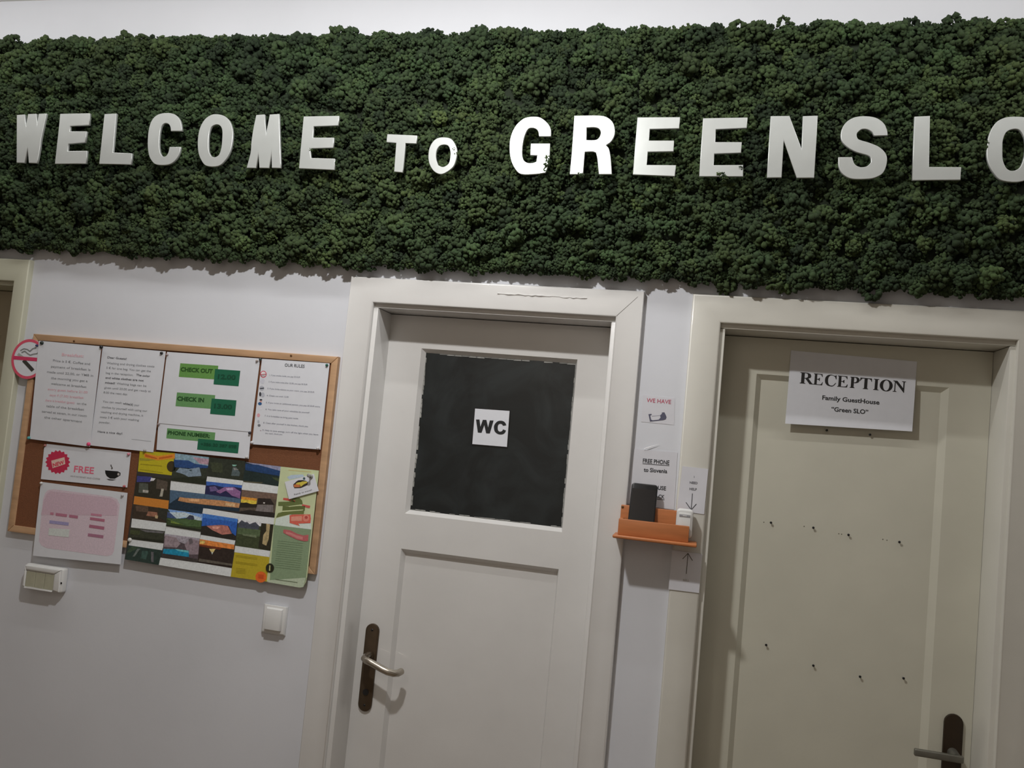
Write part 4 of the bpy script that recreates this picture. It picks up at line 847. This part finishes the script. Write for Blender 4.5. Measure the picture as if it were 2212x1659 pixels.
pr.build('printed_text', t); pr = Print()
s.text(pr, 'USE', q13(668, 318), q13(765, 327), 8.6, ik, .02, 2)
s.text(pr, 'ACK', q13(635, 420), q13(748, 428), 8.6, ik, .012, 2); s.line(pr, q13(635, 430), q13(748, 440), 1.1, ik, 2)
pr.build('printed_text', t)
a, b = at(1391, 969.5, -.005), at(1423, 959.5, -.004)
MB().tube([a, a.lerp(b, .35), a.lerp(b, .7), b], [.0005, .0009, .0005, .0002], 8).build('sleeve_glint', mat('white_glint', (.9, .9, .9), .08, noise=.02), t)  # opaque white sliver, the glint on the clear sleeve's lip put into colour
t, s, pr = paper('narrow paper reading I NEED HELP with a down arrow, above the doorbell', [(1474, 1007), (1530, 1013), (1521, 1111), (1462, 1103)], -.0215, -.0215, name='wall_notice', cat='paper', m=M_FILM)
ik2 = C('4c4c54', 1.4)
s.text(pr, 'I', q13(1101, 178), q13(1105, 178.3), 4.4, ik2, .01, 2)
s.text(pr, 'NEED', q13(1050, 247), q13(1143, 254), 5.2, ik2, .018, 2); s.text(pr, 'HELP', q13(1047, 322), q13(1133, 330), 5.2, ik2, .018, 2)
for a, b in (((1082, 365), (1068, 560)), ((1005, 470), (1068, 560)), ((1130, 490), (1068, 560))): s.line(pr, q13(*a), q13(*b), 1.5, C('3a3a40', 1.2), 2)
pr.build('printed_text', t)
t, s, pr = paper('small paper with an up arrow under the little orange shelf', [(1452, 1188), (1517, 1197), (1510, 1281), (1444, 1273)], -.0225, -.0225, name='wall_notice', cat='paper', m=M_FILM)
for a, b in (((1030, 1080), (1010, 1325)), ((1030, 1080), (965, 1147)), ((1030, 1080), (1083, 1167))): s.line(pr, q13(*a), q13(*b), 1.5, C('4a463f', 1.6), 2)
s.text(pr, 'BELL', q13(972, 1412), q13(1044, 1418), 5, C('77736c', 1.9), .006, 2)
pr.build('printed_text', t)

# ------------------------------------------------------------------ little shelf, phone, doorbell
ys0, ys1 = -.0225, -.092
zb1 = (Z(1323, 1153, ys1)+Z(1505, 1177.5, ys1))/2; zb0 = (Z(1324, 1160, ys1)+Z(1504, 1185.5, ys1))/2
xa, xb = X(1323, 1156, ys1), X(1505, 1181, ys1)
yfp = ys1+.014
fx0, fx1 = X(1335, 1140, yfp), X(1488, 1155, yfp)
fz1 = (Z(1344, 1119.5, yfp)+Z(1488, 1138.5, yfp))/2
ybk = ys0-.011
kx0, kx1 = X(1342, 1090, ybk), X(1484, 1110, ybk); kz1 = (Z(1342, 1089, ybk)+Z(1458, 1104, ybk))/2
sh = thing('wall_shelf', 'small orange wooden wall shelf between the two doors', 'shelf', ((xa+xb)/2, (ys0+ys1)/2, zb0))
MB().box(xa, xb, ys1, ys0, zb0, zb1, .003, 3).build('base_board', M_SHELF, sh, smooth=True)
MB().box(kx0, kx1, ybk, ys0, zb1, kz1, .002).build('back_board', M_SHELF, sh, smooth=True)
MB().box(fx0, fx1, yfp, yfp+.010, zb1, fz1, .002).build('front_board', M_SHELF, sh, smooth=True)
MB().box(fx0, fx0+.010, yfp+.010, ybk, zb1, fz1, .002).build('side_board', M_SHELF, sh, smooth=True)
p = at(1345, 1095, ybk); MB().dome(p, .0035, .0015).build('screw', mat('brass_screw', (.2, .1, .04), .4), sh)
# phone leaning back in the shelf
Bc = at(1388, 1124, -.060)
pw = at(1420, 1090, -.05).x-at(1363, 1083, -.05).x
topc = at(1393, 1047, -.034); topc.y = -.024; botz = zb1+.001
bot = Vector((topc.x-.001, -.050, botz)); axis = (topc-bot); plen = axis.length; axis.normalize()
nrm = Vector((1, 0, 0)).cross(axis).normalized()
if nrm.y > 0: nrm = -nrm
def on_phone(x, z, d): return bot+Vector((1, 0, 0))*x+axis*z+nrm*d
def rrect(w_, h_, r, n=6):
    o = []
    for cx_, cz_, a0 in ((w_-r, h_-r, 0), (-w_+r, h_-r, 90), (-w_+r, r, 180), (w_-r, r, 270)):
        for k in range(n+1): a = math.radians(a0+90*k/n); o.append((cx_+r*math.cos(a), cz_+r*math.sin(a)))
    return o
ph = thing('smartphone', 'black smartphone standing in the orange wall shelf', 'phone', bot)
def phone_part(name, outl, d0, d1, m, bev):
    f = MB().prism(outl, 0, 1)
    for v in f.bm.verts: v.co = on_phone(v.co.x, v.co.z, d1 if v.co.y < .5 else d0)
    if bev:
        fr = [fc for fc in f.bm.faces if len(fc.verts) > 4]
        bmesh.ops.bevel(f.bm, geom=list({e for fc in fr for e in fc.edges}), offset=bev, segments=2, affect='EDGES', profile=.5)
    return f.build(name, m, ph, smooth=True)
phone_part('case', rrect(pw/2, plen, .008), 0, .010, M_BLACK, .0018)
scr = [(x, z+.010) for x, z in rrect(pw/2-.003, plen-.024, .0015)]
phone_part('screen', scr, .0098, .0103, M_SCREEN, 0)
# doorbell
yd = -.062
ex0, ex1 = X(1460, 1125, yd), X(1496.5, 1130, yd); ez1 = (Z(1461, 1098, yd)+Z(1497, 1102, yd))/2; ez0 = Z(1493, 1164, yd)
db = thing('doorbell', 'white plastic doorbell button at the right end of the orange shelf', 'doorbell', ((ex0+ex1)/2, -.045, ez0))
f = MB().prism([(x+(ex0+ex1)/2, z+ez0) for x, z in rrect((ex1-ex0)/2, ez1-ez0, .009)], yd, ybk-.002, .005, 3); f.build('housing', M_WPLAST, db, smooth=True)
cx_ = (ex0+ex1)/2; hw = (ex1-ex0)/2
f = MB().prism([(x+cx_, z+ez0+.006) for x, z in rrect(hw-.0055, (ez1-ez0)-.016, .004)], yd-.002, yd+.001, .001); btn = f.build('button', M_WPLAST, db, smooth=True)
MB().box(cx_-hw+.0075, cx_+hw-.0075, yd-.0028, yd-.0015, ez1-.0195, ez1-.0135, .0006).build('light_strip', mat('grey_plastic', (.34, .34, .36), .3, noise=.05), btn)
MB().box(cx_-.005, cx_+.005, yd-.0033, yd-.0025, ez1-.0175, ez1-.0155, .0004).build('lens', M_WPLAST, btn)

# ------------------------------------------------------------------ ceiling fitting that carries the bulbs
cl = thing('ceiling_lamp', 'round white ceiling lamp in front of the moss panel', 'lamp', (LAMP[0], LAMP[1], 2.95))
MB().tube([(LAMP[0], LAMP[1], ZC-.0005), (LAMP[0], LAMP[1], LAMP[2]+.004)], [.07, .058], 28).build('lamp_body', M_WPLAST, cl, smooth=True)
cl3 = thing('ceiling_lamp', 'added unseen round white fill lamp over the corridor floor', 'lamp', (-.9, -2.6, 2.95))  # invented fitting that carries the added fill light
MB().tube([(-.9, -2.6, ZC-.0005), (-.9, -2.6, 2.942)], [.11, .10], 28).build('lamp_body', M_WPLAST, cl3, smooth=True)
cl2 = thing('ceiling_strip_lamp', 'long slim white ceiling strip lamp running along the moss panel', 'lamp', (STRIP[0], STRIP[1], 2.95))
MB().box(STRIP[0]-2.45, STRIP[0]+2.45, STRIP[1]-.035, STRIP[1]+.012, STRIP[2]+.022, ZC-.0005, .004).build('housing', M_WPLAST, cl2, smooth=True)
